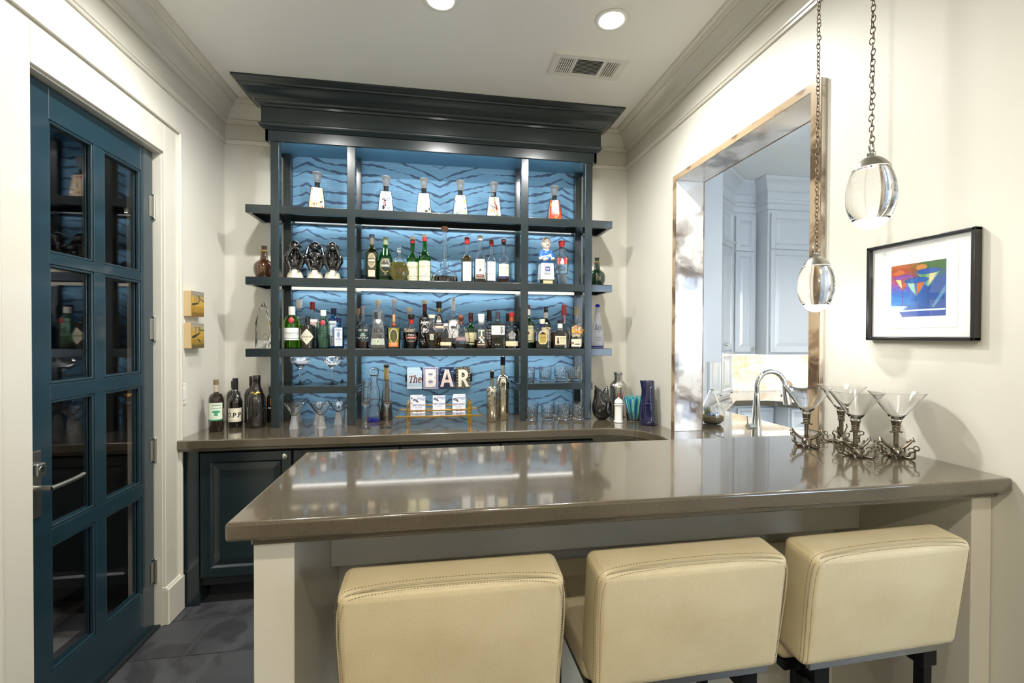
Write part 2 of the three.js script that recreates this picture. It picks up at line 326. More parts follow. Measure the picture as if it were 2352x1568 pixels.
{ // glazed cellar door, eight panes
  const d = struct('door_1'), xa = -0.072, xb = -0.03;
  const ys = [[0.222, 0.696], [0.756, 1.231], [1.29, 1.735], [1.775, 2.264]], zs = [[0.803, 1.049], [1.107, 1.331]];
  part('stile', bx(xa, xb, 0.012, 2.384, 0.713, 0.803, 0.002), M.tealDoor, d);
  part('stile', bx(xa, xb, 0.012, 2.384, 1.331, 1.461, 0.002), M.tealDoor, d);
  for (const [a, b] of [[0.012, 0.222], [0.696, 0.756], [1.231, 1.29], [1.735, 1.775], [2.264, 2.384]]) part('rail', bx(xa, xb - 0.0005, a, b, 0.803, 1.331, 0.002), M.tealDoor, d);
  for (const [a, b] of ys) part('mullion', bx(xa, xb - 0.001, a, b, 1.049, 1.107, 0.002), M.tealDoor, d);
  for (const [y0, y1] of ys) for (const [z0, z1] of zs) {
    const p = part('pane', bx(-0.053, -0.049, y0, y1, z0, z1), M.pane, d);
    const w = 0.011;
    for (const x of [[-0.049, -0.033], [-0.069, -0.053]]) part('glazing_bead', merge(bx(...x, y0, y0 + w, z0, z1, 0.004), bx(...x, y1 - w, y1, z0, z1, 0.004), bx(...x, y0, y1, z0, z0 + w, 0.004), bx(...x, y0, y1, z1 - w, z1, 0.004)), M.tealDoor, p);
  }
  for (const y of [2.115, 1.506, 0.896, 0.285]) {
    const h = part('hinge', merge(bx(-0.032, -0.027, y - 0.052, y + 0.052, 0.715, 0.742, 0.001), rod(V(-0.024, y - 0.056, 0.711), V(-0.024, y + 0.056, 0.711), 0.0065)), M.nickel, d);
    for (const k of [-1, 1]) part('finial', new THREE.SphereGeometry(0.007, 12, 8).translate(-0.024, y + k * 0.058, 0.711), M.nickel, h);
  }
  const hd = part('door_handle', bx(-0.031, -0.022, 0.825, 1.062, 1.383, 1.428, 0.002), M.nickel, d);
  part('lever', merge(rod(V(-0.022, 0.93, 1.404), V(0.028, 0.93, 1.404), 0.011, 0.01, 20), tube([[0.026, 0.93, 1.41], [0.029, 0.931, 1.38], [0.03, 0.934, 1.3], [0.03, 0.938, 1.262]], 0.0085, 30, 12)), M.nickel, hd);
  part('cylinder_guard', merge(bx(-0.022, -0.004, 0.975, 1.02, 1.386, 1.424, 0.006)), M.nickel, hd);
  part('keyhole', rod(V(-0.004, 0.999, 1.405), V(-0.0015, 0.999, 1.405), 0.011, 0.011, 20), M.chrome, hd);
  part('threshold', bx(-T, -0.005, 0, 0.01, 0.705, 1.468), M.tealDark, d);
}
solo('light_switch', 'white rocker light switch plate on left wall between glazed door and paintings', 'switch', merge(bx(0, 0.006, 1.095, 1.21, 0.477, 0.55, 0.003), bx(0.006, 0.01, 1.12, 1.185, 0.497, 0.53, 0.003)), M.plasticWhite);

{ // wine rack in the cellar
  const r = thing('wine_rack', 'dim brown wooden wine rack behind the panes of the glazed door', 'wine rack', [-1.1, 0, 1.2]);
  for (const z of [-0.9, -0.45, 0, 0.45, 0.9]) for (const x of [-0.16, 0.14]) part('upright', bx(x, x + 0.03, 0, 2.2, z - 0.02, z + 0.02), M.wood, r);
  for (let i = 0; i < 15; i++) for (const x of [-0.16, 0.16]) part('slat', bx(x - 0.01, x + 0.01, 0.12 + i * 0.145, 0.145 + i * 0.145, -0.92, 0.92), M.wood, r);
}
{ // cooling unit with a blue display, low in the cellar
  const c = thing('cellar_cooler', 'black cooling unit with a blue lit display low behind glazed door', 'cooler', [-0.9, 0, 1.75]);
  c.position.set(-0.62, 0, 1.93);
  part('housing', bx(-0.3, 0.3, 0, 0.62, -0.2, 0.2, 0.01), M.blackCap, c);
  part('display', bx(-0.12, 0.12, 0.4, 0.415, -0.206, -0.199), glow('#1530ff', 4), c);
  part('grille', merge(Array.from({ length: 6 }, (_, i) => bx(-0.26, 0.26, 0.06 + i * 0.045, 0.075 + i * 0.045, -0.206, -0.199))), M.blackMetal, c);
}

// ---------------------------------------------------------------- ceiling fittings
function can(x, z, label, hue = NEUTRAL, power = POWER.can, spread = 1.5, edge = 0.5) {
  const t = thing('recessed_light', label, 'ceiling light', [x, CEIL, z], 0, 'recessed ceiling lights');
  part('trim_ring', lathe([[0.052, 0.012], [0.054, -0.002], [0.062, -0.006], [0.075, -0.004], [0.077, 0], [0.052, 0.012]], 40), M.ceiling, t);
  part('bulb', lathe([[0.0, -0.02], [0.02, -0.0185], [0.036, -0.014], [0.047, -0.006], [0.051, 0.001], [0.0, 0.003]], 32), glow(hue, 9), t);
  const s = lamp(new THREE.SpotLight(hue, power, 0, spread, edge, 2), 'recessed_beam', t);
  s.position.set(0, -0.026, 0); s.target.position.set(x, 0, z); s.shadow.radius = 2.2;
}
can(1.386, 1.189, 'round recessed light at top edge of ceiling, left of the other visible one', NEUTRAL, POWER.can * 1.25);
can(2.186, 1.192, 'round recessed light in the ceiling just above the air vent', NEUTRAL, POWER.can * 0.8);
can(0.586, 1.189, 'round recessed light in ceiling above the walkway behind the bar', NEUTRAL, POWER.can * 0.7);
for (const [x, z, s] of [[1.1, 3.7, 'left one over the floor in front of the bar'], [1.75, 3.7, 'right one over the floor in front of bar'], [0.7, 5.0, 'left one in rear half of room'], [2.1, 5.0, 'right one in rear half of room']]) can(x, z, 'round recessed light behind the viewer, ' + s, WARM, POWER.frontCan);
{
  const t = thing('air_vent', 'white three section air vent grille flush in the ceiling above shelves', 'air vent', [2.195, CEIL, 0.818]);
  const a = -0.205, b = 0.205, c = -0.097, d = 0.097;
  part('backing', bx(a + 0.02, b - 0.02, -0.0015, -0.0005, c + 0.02, d - 0.02), M.tealDark, t);
  part('vent_frame', merge(bx(a, b, -0.01, 0, c, c + 0.026), bx(a, b, -0.01, 0, d - 0.03, d), bx(a, a + 0.035, -0.01, 0, c + 0.026, d - 0.03), bx(b - 0.04, b, -0.01, 0, c + 0.026, d - 0.03), bx(-0.088, -0.075, -0.01, 0, c + 0.026, d - 0.03), bx(0.072, 0.086, -0.01, 0, c + 0.026, d - 0.03)), M.plasticWhite, t);
  for (let i = 0; i < 7; i++) { const g = bx(-0.003, 0.003, -0.009, -0.003, c + 0.026, d - 0.03); part('slat', g, M.plasticWhite, t).position.x = lerp(a + 0.042, -0.093, i / 6); }
  for (let i = 0; i < 5; i++) part('slat', bx(a + 0.035, -0.088, -0.006, -0.003, -0.0018, 0.0018), M.plasticWhite, t).position.z = lerp(c + 0.04, d - 0.045, i / 4);
  for (let i = 0; i < 12; i++) { const p = part('slat', bx(-0.075, 0.072, -0.0006, 0.0006, -0.0045, 0.0045), M.plasticWhite, t); p.position.set(0, -0.0065, lerp(c + 0.032, d - 0.036, i / 11)); p.rotation.x = 0.6; }
  for (let i = 0; i < 6; i++) { const p = part('slat', bx(-0.0065, 0.0065, -0.0006, 0.0006, c + 0.026, d - 0.03), M.plasticWhite, t); p.position.set(lerp(0.094, b - 0.047, i / 5), -0.0065, 0); p.rotation.z = 0.45; }
  for (const x of [a + 0.02, b - 0.02]) part('screw', new THREE.SphereGeometry(0.004, 10, 6).translate(x, -0.006, 0), M.plasticWhite, t);
}
// ---------------------------------------------------------------- shelf unit
const unit = thing('shelf_unit', 'dark teal open bar shelf unit with cornice and tiger striped blue back', 'shelf unit', [0, 0, 0]);
{
  // tiger striped wallpaper
  const pw = 2.042, ph = 1.757, k = 720, cv = document.createElement('canvas');
  cv.width = Math.round(pw * k); cv.height = Math.round(ph * k);
  const c = cv.getContext('2d');
  fill(c, '#6c9cbe', 0, 0, cv.width, cv.height);
  for (let y = 0; y < cv.height; y += 3) { c.globalAlpha = 0.1 * rnd(); fill(c, rnd() > 0.5 ? '#ffffff' : '#2a4d6b', 0, y, cv.width, rr(1, 3)); }
  for (let i = 0; i < 9000; i++) { c.globalAlpha = 0.1 * rnd(); fill(c, rnd() > 0.5 ? '#dfeefa' : '#27506e', rnd() * cv.width, rnd() * cv.height, rr(8, 60), 1.5); }
  c.globalAlpha = 1;
  const bend = (x) => { const e = (a, s) => Math.exp(-Math.abs(x - a) / s); return -0.105 * e(1.02, 0.17) + 0.075 * (e(0.14, 0.12) + e(1.9, 0.12)) + 0.028 * Math.exp(-(((Math.abs(x - 1.02) - 0.42) / 0.16) ** 2)); };
  for (let j = 0; j < 34; j++) {
    const y0 = -0.08 + j * 0.064;
    let x = rr(-0.1, 0.03);
    while (x < pw) {
      const len = rr(0.3, 0.95), off = rr(-0.014, 0.014), f1 = rr(9, 16), p1 = rr(0, 6), th = rr(0.014, 0.021), up = [], dn = [];
      for (let s = 0; s <= 60; s++) {
        const t = s / 60, xx = x + len * t, tap = Math.min(1, t * 5, (1 - t) * 4) ** 0.7, yy = y0 - bend(xx) + off + 0.007 * Math.sin(xx * f1 + p1) + 0.0018 * Math.sin(xx * 90 + p1);
        const w = th * tap * (0.75 + 0.3 * Math.sin(xx * 31 + p1 * 2) + 0.2 * Math.sin(xx * 77 + p1));
        up.push([xx * k, (yy - w * 0.5) * k]); dn.unshift([xx * k, (yy + w * 0.5 + 0.002 * Math.sin(xx * 130)) * k]);
      }
      poly(c, [...up, ...dn], 'rgba(58,80,108,0.93)');
      x += len + rr(-0.06, 0.07);
    }
  }
  for (let i = 0; i < 26000; i++) { c.globalAlpha = 0.16 * rnd(); fill(c, '#8fb6cf', rnd() * cv.width, rnd() * cv.height, rr(6, 40), 1); }
  c.globalAlpha = 1;
  const tex = new THREE.CanvasTexture(cv); tex.colorSpace = THREE.SRGBColorSpace;
  const g = new THREE.BoxGeometry(pw, ph, 0.006);
  part('wallpaper_panel', g.translate(0.372 + pw / 2, H + ph / 2, 0.004), std('#ffffff', 0.75, { map: tex }), unit, 'blue grasscloth panel with dark tiger stripes');
}
const POSTS = [[0.3745, 0.4245], [0.819, 0.868], [1.9225, 1.972], [2.363, 2.414]];
for (const [a, b] of POSTS) {
  part('post', bx(a, b, H, 2.66, 0.231, 0.282, 0.003), M.teal, unit);
  part('wall_post', bx(a, b, H, 2.67, 0.008, 0.046, 0.003), M.teal, unit);
}
for (const [y, i] of [[S1, 0], [S2, 1], [S3, 2]]) {
  const x0 = 0.231, x1 = 2.5595, th = 0.049;
  const s = part('shelf', merge(bx(x0, x1, y - 0.012, y, 0.002, 0.278, 0.002), bx(x0, x1, y - th, y - 0.002, 0.258, 0.2785, 0.002), bx(x0, x0 + 0.028, y - th, y - 0.002, 0.002, 0.27, 0.002), bx(x1 - 0.028, x1, y - th, y - 0.002, 0.002, 0.27, 0.002), bx(x0 + 0.02, x1 - 0.02, y - th, y - 0.002, 0.012, 0.026, 0.002)), M.teal, unit);
  const z0 = i === 2 ? 0.14 : 0.05, hid = i === 0;
  if (hid) part('light_baffle', bx(0.43, 2.357, y - th, y - 0.004, 0.078, 0.088, 0.002), M.teal, s);
  part('light_strip', bx(0.43, 2.357, y - (i < 1 ? 0.026 : i > 1 ? 0.028 : th + 0.004), y - (i < 1 ? 0.014 : i > 1 ? 0.018 : 0.034), z0, z0 + 0.009, 0.001), glow(WARM, 0.95), s);
  const a = lamp(new THREE.RectAreaLight(NEUTRAL, POWER.led * [0.75, 0.6, 1.15][i], 1.92, 0.012), 'shelf_light', s);
  a.position.set(1.393, y - (i !== 1 ? 0.031 : th + 0.007), z0 + 0.005);
  a.lookAt(1.393, y - 1, z0 + (i === 2 ? -0.2 : -0.1));
}
for (const [a, b] of [[0.361, 0.887], [1.897, 2.424]]) {
  part('half_shelf', merge(bx(a, b, HALF - 0.014, HALF, 0.008, 0.277, 0.002), bx(a, b, HALF - 0.045, HALF - 0.002, 0.258, 0.2775, 0.002), bx(a, a + 0.02, HALF - 0.045, HALF - 0.002, 0.01, 0.27, 0.002), bx(b - 0.02, b, HALF - 0.045, HALF - 0.002, 0.01, 0.27, 0.002)), M.teal, unit);
}
{ // cornice: fascia, bead, frieze and crown with returns to the wall
  const fx0 = 0.348, fx1 = 2.44, fz = 0.29, rx0 = 0.33, rx1 = 2.465, rz = 0.303;
  part('fascia', merge(bx(fx0, fx1, 2.652, 2.725, fz - 0.02, fz, 0.003), bx(fx0, fx0 + 0.02, 2.652, 2.725, 0.01, fz, 0.003), bx(fx1 - 0.02, fx1, 2.652, 2.725, 0.01, fz, 0.003)), M.teal, unit);
  part('frieze', merge(bx(rx0, rx1, 2.74, CEIL - 0.01, 0.01, rz, 0.002)), M.teal, unit);
  const wrap = (prof, x0, x1, z) => merge(mould(prof, V(x0, 0, 0.0), V(x0, 0, z), V(-1, 0, 0), 0, 1), mould(prof, V(x0, 0, z), V(x1, 0, z), V(0, 0, 1), -1, 1), mould(prof, V(x1, 0, z), V(x1, 0, 0.0), V(1, 0, 0), -1, 0));
  part('bead_moulding', wrap([[-0.01, 2.716], [0.004, 2.718], [0.007, 2.724], [0.012, 2.729], [0.02, 2.735], [0.024, 2.742], [0.024, 2.748], [0.016, 2.751], [0.014, 2.757], [-0.01, 2.758]].map(([o, y]) => [o + 0.006, y]), fx0, fx1, fz), M.teal, unit);
  part('crown_moulding', wrap([[-0.005, 2.848], [0.008, 2.85], [0.01, 2.862], [0.02, 2.866], [0.026, 2.874], [0.026, 2.88], [0.034, 2.886], [0.052, 2.897], [0.066, 2.913], [0.078, 2.93], [0.086, 2.937], [0.094, 2.938], [0.096, 2.946], [0.108, 2.952], [0.118, 2.961], [0.122, 2.963], [0.122, CEIL - 0.0005]], rx0, rx1, rz), M.teal, unit);
  part('soffit_panel', bx(fx0 + 0.02, fx1 - 0.02, 2.672, 2.682, 0.002, fz - 0.02), M.soffit, unit);
  part('light_strip', bx(0.43, 2.357, 2.662, 2.668, 0.25, 0.262, 0.001), glow(COOL, 1.5), unit);
  const a = lamp(new THREE.RectAreaLight(COOL, POWER.led * 0.75, 1.92, 0.012), 'cornice_light', unit);
  a.position.set(1.393, 2.66, 0.256); a.lookAt(1.393, 1.7, -0.35);
}
for (const [x0, x1] of [[0.43, 0.815], [1.975, 2.36]]) {   // strips under the half shelves
  part('light_strip', bx(x0, x1, HALF - 0.026, HALF - 0.016, 0.24, 0.249, 0.001), glow(NEUTRAL, 1.5), unit);
  const a = lamp(new THREE.RectAreaLight(NEUTRAL, POWER.led * 1.1, x1 - x0, 0.012), 'half_shelf_light', unit);
  a.position.set((x0 + x1) / 2, HALF - 0.03, 0.2445); a.lookAt((x0 + x1) / 2, 0.3, -0.1);
}

// ---------------------------------------------------------------- counters and cabinets
function slab(pts, y0, y1, r = 0.006, holes) {     // pts in x, z
  const s = new THREE.Shape(pts.map(([x, z]) => new THREE.Vector2(x, -z)));
  const g = new THREE.ExtrudeGeometry(s, { depth: y1 - y0 - 2 * r, bevelEnabled: true, bevelThickness: r, bevelSize: r, bevelOffset: -r, bevelSegments: 3, curveSegments: 16 });
  g.rotateX(-Math.PI / 2); g.translate(0, y0 + r, 0);
  return metric(g);
}
const ZC = 0.6, curve = arc(2.37, ZC + 0.25, 0.25, -90, 0, 12).map(([x, z]) => [x, z]);
{
  const pts = [[0.002, 0.002], [W - 0.002, 0.002], [W - 0.002, OZ0 + 0.003], [W + T + 0.02, OZ0 + 0.003], [W + T + 0.02, OZ1 - 0.048], [W - 0.002, OZ1 - 0.048], [W - 0.002, 1.87], [2.62, 1.87], ...curve.slice().reverse(), [0.002, ZC]];
  solo('back_counter', 'polished taupe stone counter under the shelves curving toward the pass-through opening', 'counter', merge(slab(pts, H - 0.048, H), slab([[0.002, 0.002], [W - 0.01, 0.002], [W - 0.01, 1.86], [2.632, 1.86], ...arc(2.37, ZC + 0.238, 0.25, 0, -90, 12), [0.002, ZC - 0.012]], H - 0.062, H - 0.046, 0.003)), M.quartz);
}
// raised panel: a field that rises from a sunk moulding, built as stacked frames (front looks to +z, 0 at its face)
function panelDoor(w, h, mat, parent, name = 'door', rail = 0.05) {
  const d = part(name, merge(bx(0, rail, 0, h, -0.02, 0, 0.002), bx(w - rail, w, 0, h, -0.02, 0, 0.002), bx(rail, w - rail, 0, rail, -0.02, 0, 0.002), bx(rail, w - rail, h - rail, h, -0.02, 0, 0.002)), mat, parent);
  const bev = (x0, x1, y0, y1, z, a, b, zz) => { // four sloping strips
    const q = (A, B, C2, D) => { const g = new THREE.BufferGeometry(); g.setAttribute('position', new THREE.Float32BufferAttribute([...A, ...B, ...C2, ...A, ...C2, ...D], 3)); g.computeVertexNormals(); return clean(g); };
    return [q([x0, y0, z], [x1, y0, z], [x1 - a, y0 + b, zz], [x0 + a, y0 + b, zz]), q([x1, y0, z], [x1, y1, z], [x1 - a, y1 - b, zz], [x1 - a, y0 + b, zz]), q([x1, y1, z], [x0, y1, z], [x0 + a, y1 - b, zz], [x1 - a, y1 - b, zz]), q([x0, y1, z], [x0, y0, z], [x0 + a, y0 + b, zz], [x0 + a, y1 - b, zz])];
  };
  const r = rail, m = 0.01, f = Math.min(0.035, w * 0.12, h * 0.16);
  part('raised_panel', merge(bev(r, w - r, r, h - r, 0, m, m, -0.011), bev(r + m, w - r - m, r + m, h - r - m, -0.011, f, f, -0.003), bx(r + m + f, w - r - m - f, r + m + f, h - r - m - f, -0.02, -0.003)), mat, d);
  return d;
}
function baseCabinet(x0, x1, label, lock) {
  const t = thing('base_cabinet', label, 'cabinet', [x0, 0, 0], 0);
  const w = x1 - x0;
  part('carcass', merge(bx(0, w, 0.1, H - 0.064, 0.02, 0.525), bx(0, w, 0, 0.1, 0.02, 0.44)), M.tealDark, t);
  const d = panelDoor(w - 0.006, 0.679, M.teal, t); d.position.set(0.003, 0.154, 0.552);
  if (lock) part('lock', lathe([[0, 0.006], [0.009, 0.006], [0.01, 0.004], [0.016, 0.004], [0.018, 0.0], [0.0, 0.0]], 28).rotateX(Math.PI / 2).translate(w - 0.045, 0.648, 0), M.chrome, d);
  return t;
}
solo('filler_panel', 'dark teal end filler panel between the left wall and first cabinet door', 'panel', merge(bx(0.002, 0.098, 0, H - 0.064, 0.02, 0.545, 0.002), bx(0.098, 0.103, 0.1, H - 0.064, 0.02, 0.53)), M.teal);
baseCabinet(0.105, 0.575, 'dark teal base cabinet with raised panel door and round chrome lock', true);
baseCabinet(0.58, 1.16, 'dark teal base cabinet mostly hidden by the bar, next after the locked door');
baseCabinet(1.165, 1.75, 'dark teal base cabinet hidden behind middle of the bar top');
baseCabinet(1.755, 2.34, 'dark teal base cabinet hidden by the bar, nearest the curved counter corner');

// ---------------------------------------------------------------- the bar
{
  const x0 = 0.9885, z0 = 1.829, z1 = 2.356;
  solo('bar_worktop', 'long polished taupe stone bar top running to the right wall', 'bar top', merge(bx(x0, W - 0.002, HB - 0.036, HB, z0, z1, 0.007), bx(x0 + 0.033, W - 0.002, HB - 0.058, HB - 0.03, z0 + 0.02, z1 - 0.03, 0.006)), M.quartz);
  const b = thing('bar_cabinet', 'cream painted bar base with end panels and recessed front', 'bar base', [0, 0, 0]);
  const top = HB - 0.0585;
  part('end_panel', bx(1.022, 1.097, 0, top, 1.86, 2.312, 0.003), M.trim, b);
  part('end_panel', bx(2.719, W - 0.002, 0, top, 1.875, 2.312, 0.003), M.trim, b);
  part('apron', bx(1.097, 2.719, 0.862, top, 1.98, 2.0, 0.002), M.trim, b);
  part('front_panel', bx(1.097, 2.719, 0, top, 1.885, 1.905, 0.002), M.trim, b);
}

// ---------------------------------------------------------------- bar stools
{
  const cushion = (w, h, d, r) => {       // evenly divided box, edges rounded by r, faces softly puffed
    const g = new THREE.BoxGeometry(2, 2, 2, 24, 24, 16), p = g.attributes.position;
    const map = (t, half) => { const a = Math.abs(t), k = half - r; return Math.sign(t) * (a < 0.6 ? a / 0.6 * k : k + (a - 0.6) / 0.4 * r); };
    for (let i = 0; i < p.count; i++) {
      const q = V(map(p.getX(i), w / 2), map(p.getY(i), h / 2), map(p.getZ(i), d / 2)), c = V(THREE.MathUtils.clamp(q.x, -w / 2 + r, w / 2 - r), THREE.MathUtils.clamp(q.y, -h / 2 + r, h / 2 - r), THREE.MathUtils.clamp(q.z, -d / 2 + r, d / 2 - r));
      q.sub(c).normalize().multiplyScalar(r).add(c);
      const x = q.x / w * 2, y = q.y / h * 2, puff = (1 - x * x) * (1 - y * y);
      q.z += Math.sign(q.z) * (0.005 * puff + 0.0018 * Math.sin(x * 4 + y * 3) * puff);
      p.setXYZ(i, q.x, q.y, q.z);
    }
    g.computeVertexNormals();
    return clean(toCreasedNormals(metric(g), 1.3));
  };
  const t = thing('bar_stool', 'cream leather bar stool in front of the left half of bar', 'bar stool', [1.408, 0, 2.36], 0, 'cream leather bar stools along the bar');
  const w = 0.425, h = 0.262, d = 0.092;
  const back = part('backrest', cushion(w, h, d, 0.018), M.leather, t);
  back.position.set(0, 0.886, -0.006); back.rotation.x = 0.12;
  // welted seam round the rear face, with a stitched line to either side
  const seamPts = (i, z) => [[-w / 2 + i, -h / 2 + 0.01, z], [-w / 2 + i, h / 2 - i - 0.015, z], [-w / 2 + i + 0.015, h / 2 - i, z], [w / 2 - i - 0.015, h / 2 - i, z], [w / 2 - i, h / 2 - i - 0.015, z], [w / 2 - i, -h / 2 + 0.01, z]];
  part('seam', tube(seamPts(0.0052, d / 2 - 0.0052), 0.0016, 200, 6), M.leather, back);
  const dash = (i, z) => { const cv = new THREE.CatmullRomCurve3(seamPts(i, z).map((p) => V(...p)), false, 'centripetal'), out = []; for (let s = 0; s < 150; s++) { const a = cv.getPointAt(s / 150), b = cv.getPointAt(s / 150 + 0.0036); out.push(rod(a, b, 0.0006, 0.0006, 5)); } return out; };
  const st = part('stitching', merge(dash(0.011, d / 2 - 0.0008), dash(0.0008, d / 2 - 0.011)), M.stitch, back); st.userData.kind = 'stuff';
  const seat = part('seat', cushion(w, 0.085, 0.4, 0.022), M.leather, t); seat.position.set(0, 0.765, -0.235);
  part('seat_pan', bx(-w / 2 + 0.012, w / 2 - 0.012, 0.7, 0.722, -0.42, -0.04, 0.002), M.blackMetal, t);
  part('back_rail', bx(-0.19, 0.19, 0.742, 0.767, 0.008, 0.02, 0.0015), M.steel, t);
  for (const [x, z] of [[-0.17, -0.02], [0.17, -0.02], [-0.17, -0.4], [0.17, -0.4]]) part('leg', bx(x - 0.0125, x + 0.0125, 0, 0.705, z - 0.0125, z + 0.0125, 0.002), M.blackMetal, t);
  for (const z of [-0.02, -0.4]) part('footrest', bx(-0.16, 0.16, 0.29, 0.315, z - 0.0125, z + 0.0125, 0.002), M.steel, t);
  for (const x of [-0.17, 0.17]) part('stretcher', bx(x - 0.0125, x + 0.0125, 0.29, 0.315, -0.39, -0.03, 0.002), M.blackMetal, t);
  for (const x of [-0.15, 0.15]) part('back_bracket', bx(x - 0.02, x + 0.02, 0.7, 0.76, -0.03, 0.012, 0.002), M.blackMetal, t);
  dup(t, [1.9, 0, 2.36], 0.015, 'cream leather bar stool between the other two stools');
  dup(t, [2.372, 0, 2.363], 0.03, 'cream leather bar stool nearest the right wall');
}
// ---------------------------------------------------------------- the kitchen seen through the opening
{
  const XK = W + T;
  solo('kitchen_counter', 'pale polished stone kitchen counter beyond the opening, below the pale cabinets', 'counter', slab([[XK + 0.022, -1.04], [5.9, -1.04], [5.9, -0.22], [4.5, -0.22], [4.42, -0.235], [4.36, -0.29], [4.3, -0.365], [4.2, -0.4], [3.99, -0.4], [3.55, 0.1], [3.55, 2.6], [XK + 0.022, 2.6]], H - 0.048, H), M.quartz);
  const base = thing('kitchen_base_cabinet', 'pale grey kitchen base cabinets with raised panel drawers under the counter', 'cabinet', [0, 0, 0]);
  part('carcass', merge(bx(3.98, 4.42, 0.1, H - 0.05, -1.03, -0.47), bx(4.42, 5.9, 0.1, H - 0.05, -1.03, -0.29), bx(XK + 0.03, 3.5, 0.1, H - 0.05, 0.1, 2.58), (() => { const g = bx(-0.33, 0.33, 0.1, H - 0.05, -0.3, 0); g.rotateY(0.85); g.translate(3.75, 0, -0.18); return g; })()), M.cabinet, base);
  const put = (x, y, z, w, h, turn = 0, k = true) => { const d = panelDoor(w, h, M.cabinet, base, 'drawer', 0.028); d.position.set(x, y, z); d.rotation.y = turn; if (k) part('knob', new THREE.SphereGeometry(0.013, 14, 10).translate(w / 2, h / 2, 0.018), M.chrome, d); };
  put(4.045, 0.65, -0.448, 0.36, 0.19); put(4.045, 0.12, -0.448, 0.36, 0.5);
  put(4.435, 0.65, -0.268, 0.36, 0.2); put(4.435, 0.12, -0.268, 0.36, 0.5); put(4.82, 0.65, -0.268, 0.45, 0.2);
  put(3.565, 0.65, 0.035, 0.5, 0.19, 0.85); put(3.565, 0.12, 0.035, 0.5, 0.5, 0.85);
  solo('backsplash', 'glowing cream onyx backsplash between kitchen counter and wall cabinets', 'backsplash', bx(3.98, 5.9, H + 0.001, 1.33, -1.048, -1.03), M.backsplash);

  const kcrown = [[0, -0.29], [0.012, -0.285], [0.016, -0.27], [0.016, -0.235], [0.03, -0.23], [0.03, -0.2], [0.012, -0.19], [0.012, -0.12], [0.03, -0.11], [0.05, -0.07], [0.085, -0.035], [0.1, -0.028], [0.11, -0.012], [0.11, 0]];
  const knobAt = (d, x, y) => part('knob', merge(new THREE.SphereGeometry(0.015, 14, 10).translate(x, y, 0.026), rod(V(x, y, 0), V(x, y, 0.02), 0.006)), M.chrome, d);
  const wallCab = (label, x0, x1, zf, zb, doors, ends) => {
    const t = thing('kitchen_upper_cabinet', label, 'cabinet', [x0, 0, zf]);
    const w = x1 - x0;
    part('carcass', merge(bx(0, w, 1.31, CEIL - 0.002, zb - zf, -0.021)), M.cabinet, t);
    const dw = w / doors;
    for (let i = 0; i < doors; i++) {
      const lo = panelDoor(dw - 0.05, 0.97, M.cabinet, t, 'door', 0.045); lo.position.set(i * dw + 0.025, 1.335, 0); knobAt(lo, dw - 0.075, 0.03);
      const up = panelDoor(dw - 0.05, 0.335, M.cabinet, t, 'door', 0.045); up.position.set(i * dw + 0.025, 2.315, 0);
    }
    part('crown', merge(mould(kcrown, V(ends[0] ? 0 : -0.02, CEIL - 0.002, -0.02), V(w, CEIL - 0.002, -0.02), V(0, 0, 1), ends[0] ? -1 : 0, ends[1] ? 1 : 0), ...(ends[0] ? [mould(kcrown, V(0, CEIL - 0.002, zb - zf), V(0, CEIL - 0.002, -0.02), V(-1, 0, 0), 0, 1)] : [])), M.cabinet, t);
    return t;
  };
  wallCab('pale glossy kitchen wall cabinet, set back beside the deeper one', 4.2, 4.46, -0.75, -1.04, 1, [false, false]);
  wallCab('pale glossy deeper kitchen wall cabinet above the onyx backsplash', 4.462, 5.0, -0.6, -1.04, 1, [true, false]);
  wallCab('pale glossy kitchen wall cabinet hidden behind the hanging lamp', 5.003, 5.9, -0.6, -1.04, 2, [false, false]);
  { // diagonal corner cupboard that stands on the counter
    const t = thing('corner_cupboard', 'tall pale diagonal corner cupboard standing on the kitchen counter', 'cabinet', [3.4, 0, -0.08], 0);
    const a = V(3.4, 0, -0.08), b = V(4.185, 0, -0.723), ang = Math.atan2(-(b.z - a.z), b.x - a.x), w = a.distanceTo(b);
    t.rotation.y = ang;
    part('carcass', bx(0, w, H + 0.001, CEIL - 0.002, -0.25, -0.021), M.cabinet, t);
    for (const [x, y, ww, h, kx, ky] of [[0.36, 2.33, 0.3, 0.36, 0.06, 0.04], [0.68, 2.33, 0.33, 0.36, 0.28, 0.04], [0.36, 1.36, 0.3, 0.94, 0.03, 0.05], [0.68, 1.36, 0.33, 0.94, 0.03, 0.05], [0.36, 0.94, 0.3, 0.4, 0.2, 0.03], [0.68, 0.94, 0.33, 0.4, 0.2, 0.03]]) {
      const d = panelDoor(ww, h, M.cabinet, t, 'door', 0.045); d.position.set(x, y, 0); knobAt(d, kx, ky);
    }
    part('crown', mould(kcrown, V(0, CEIL - 0.002, -0.02), V(w, CEIL - 0.002, -0.02), V(0, 0, 1), 0, 0), M.cabinet, t);
  }
  { // cabinet on the near wall, its glossy end towards the window
    const t = thing('kitchen_upper_cabinet', 'pale glossy cabinet end panel at left edge of opening, mirroring a window', 'cabinet', [0, 0, 0]);
    part('end_panel', bx(XK + 0.002, 3.373, 1.3, CEIL - 0.002, 0.28, 0.3, 0.002), M.cabinet, t);
    part('carcass', bx(XK + 0.002, 3.35, 1.3, CEIL - 0.002, -0.05, 0.28), M.cabinet, t);
    part('crown', mould(kcrown, V(XK, CEIL - 0.002, 0.3), V(3.373, CEIL - 0.002, 0.3), V(0, 0, 1), 0, 1), M.cabinet, t);
    const d = panelDoor(0.3, 1.3, M.cabinet, t, 'door', 0.05); d.rotation.y = Math.PI / 2; d.position.set(3.371, 1.33, 0.28);
  }
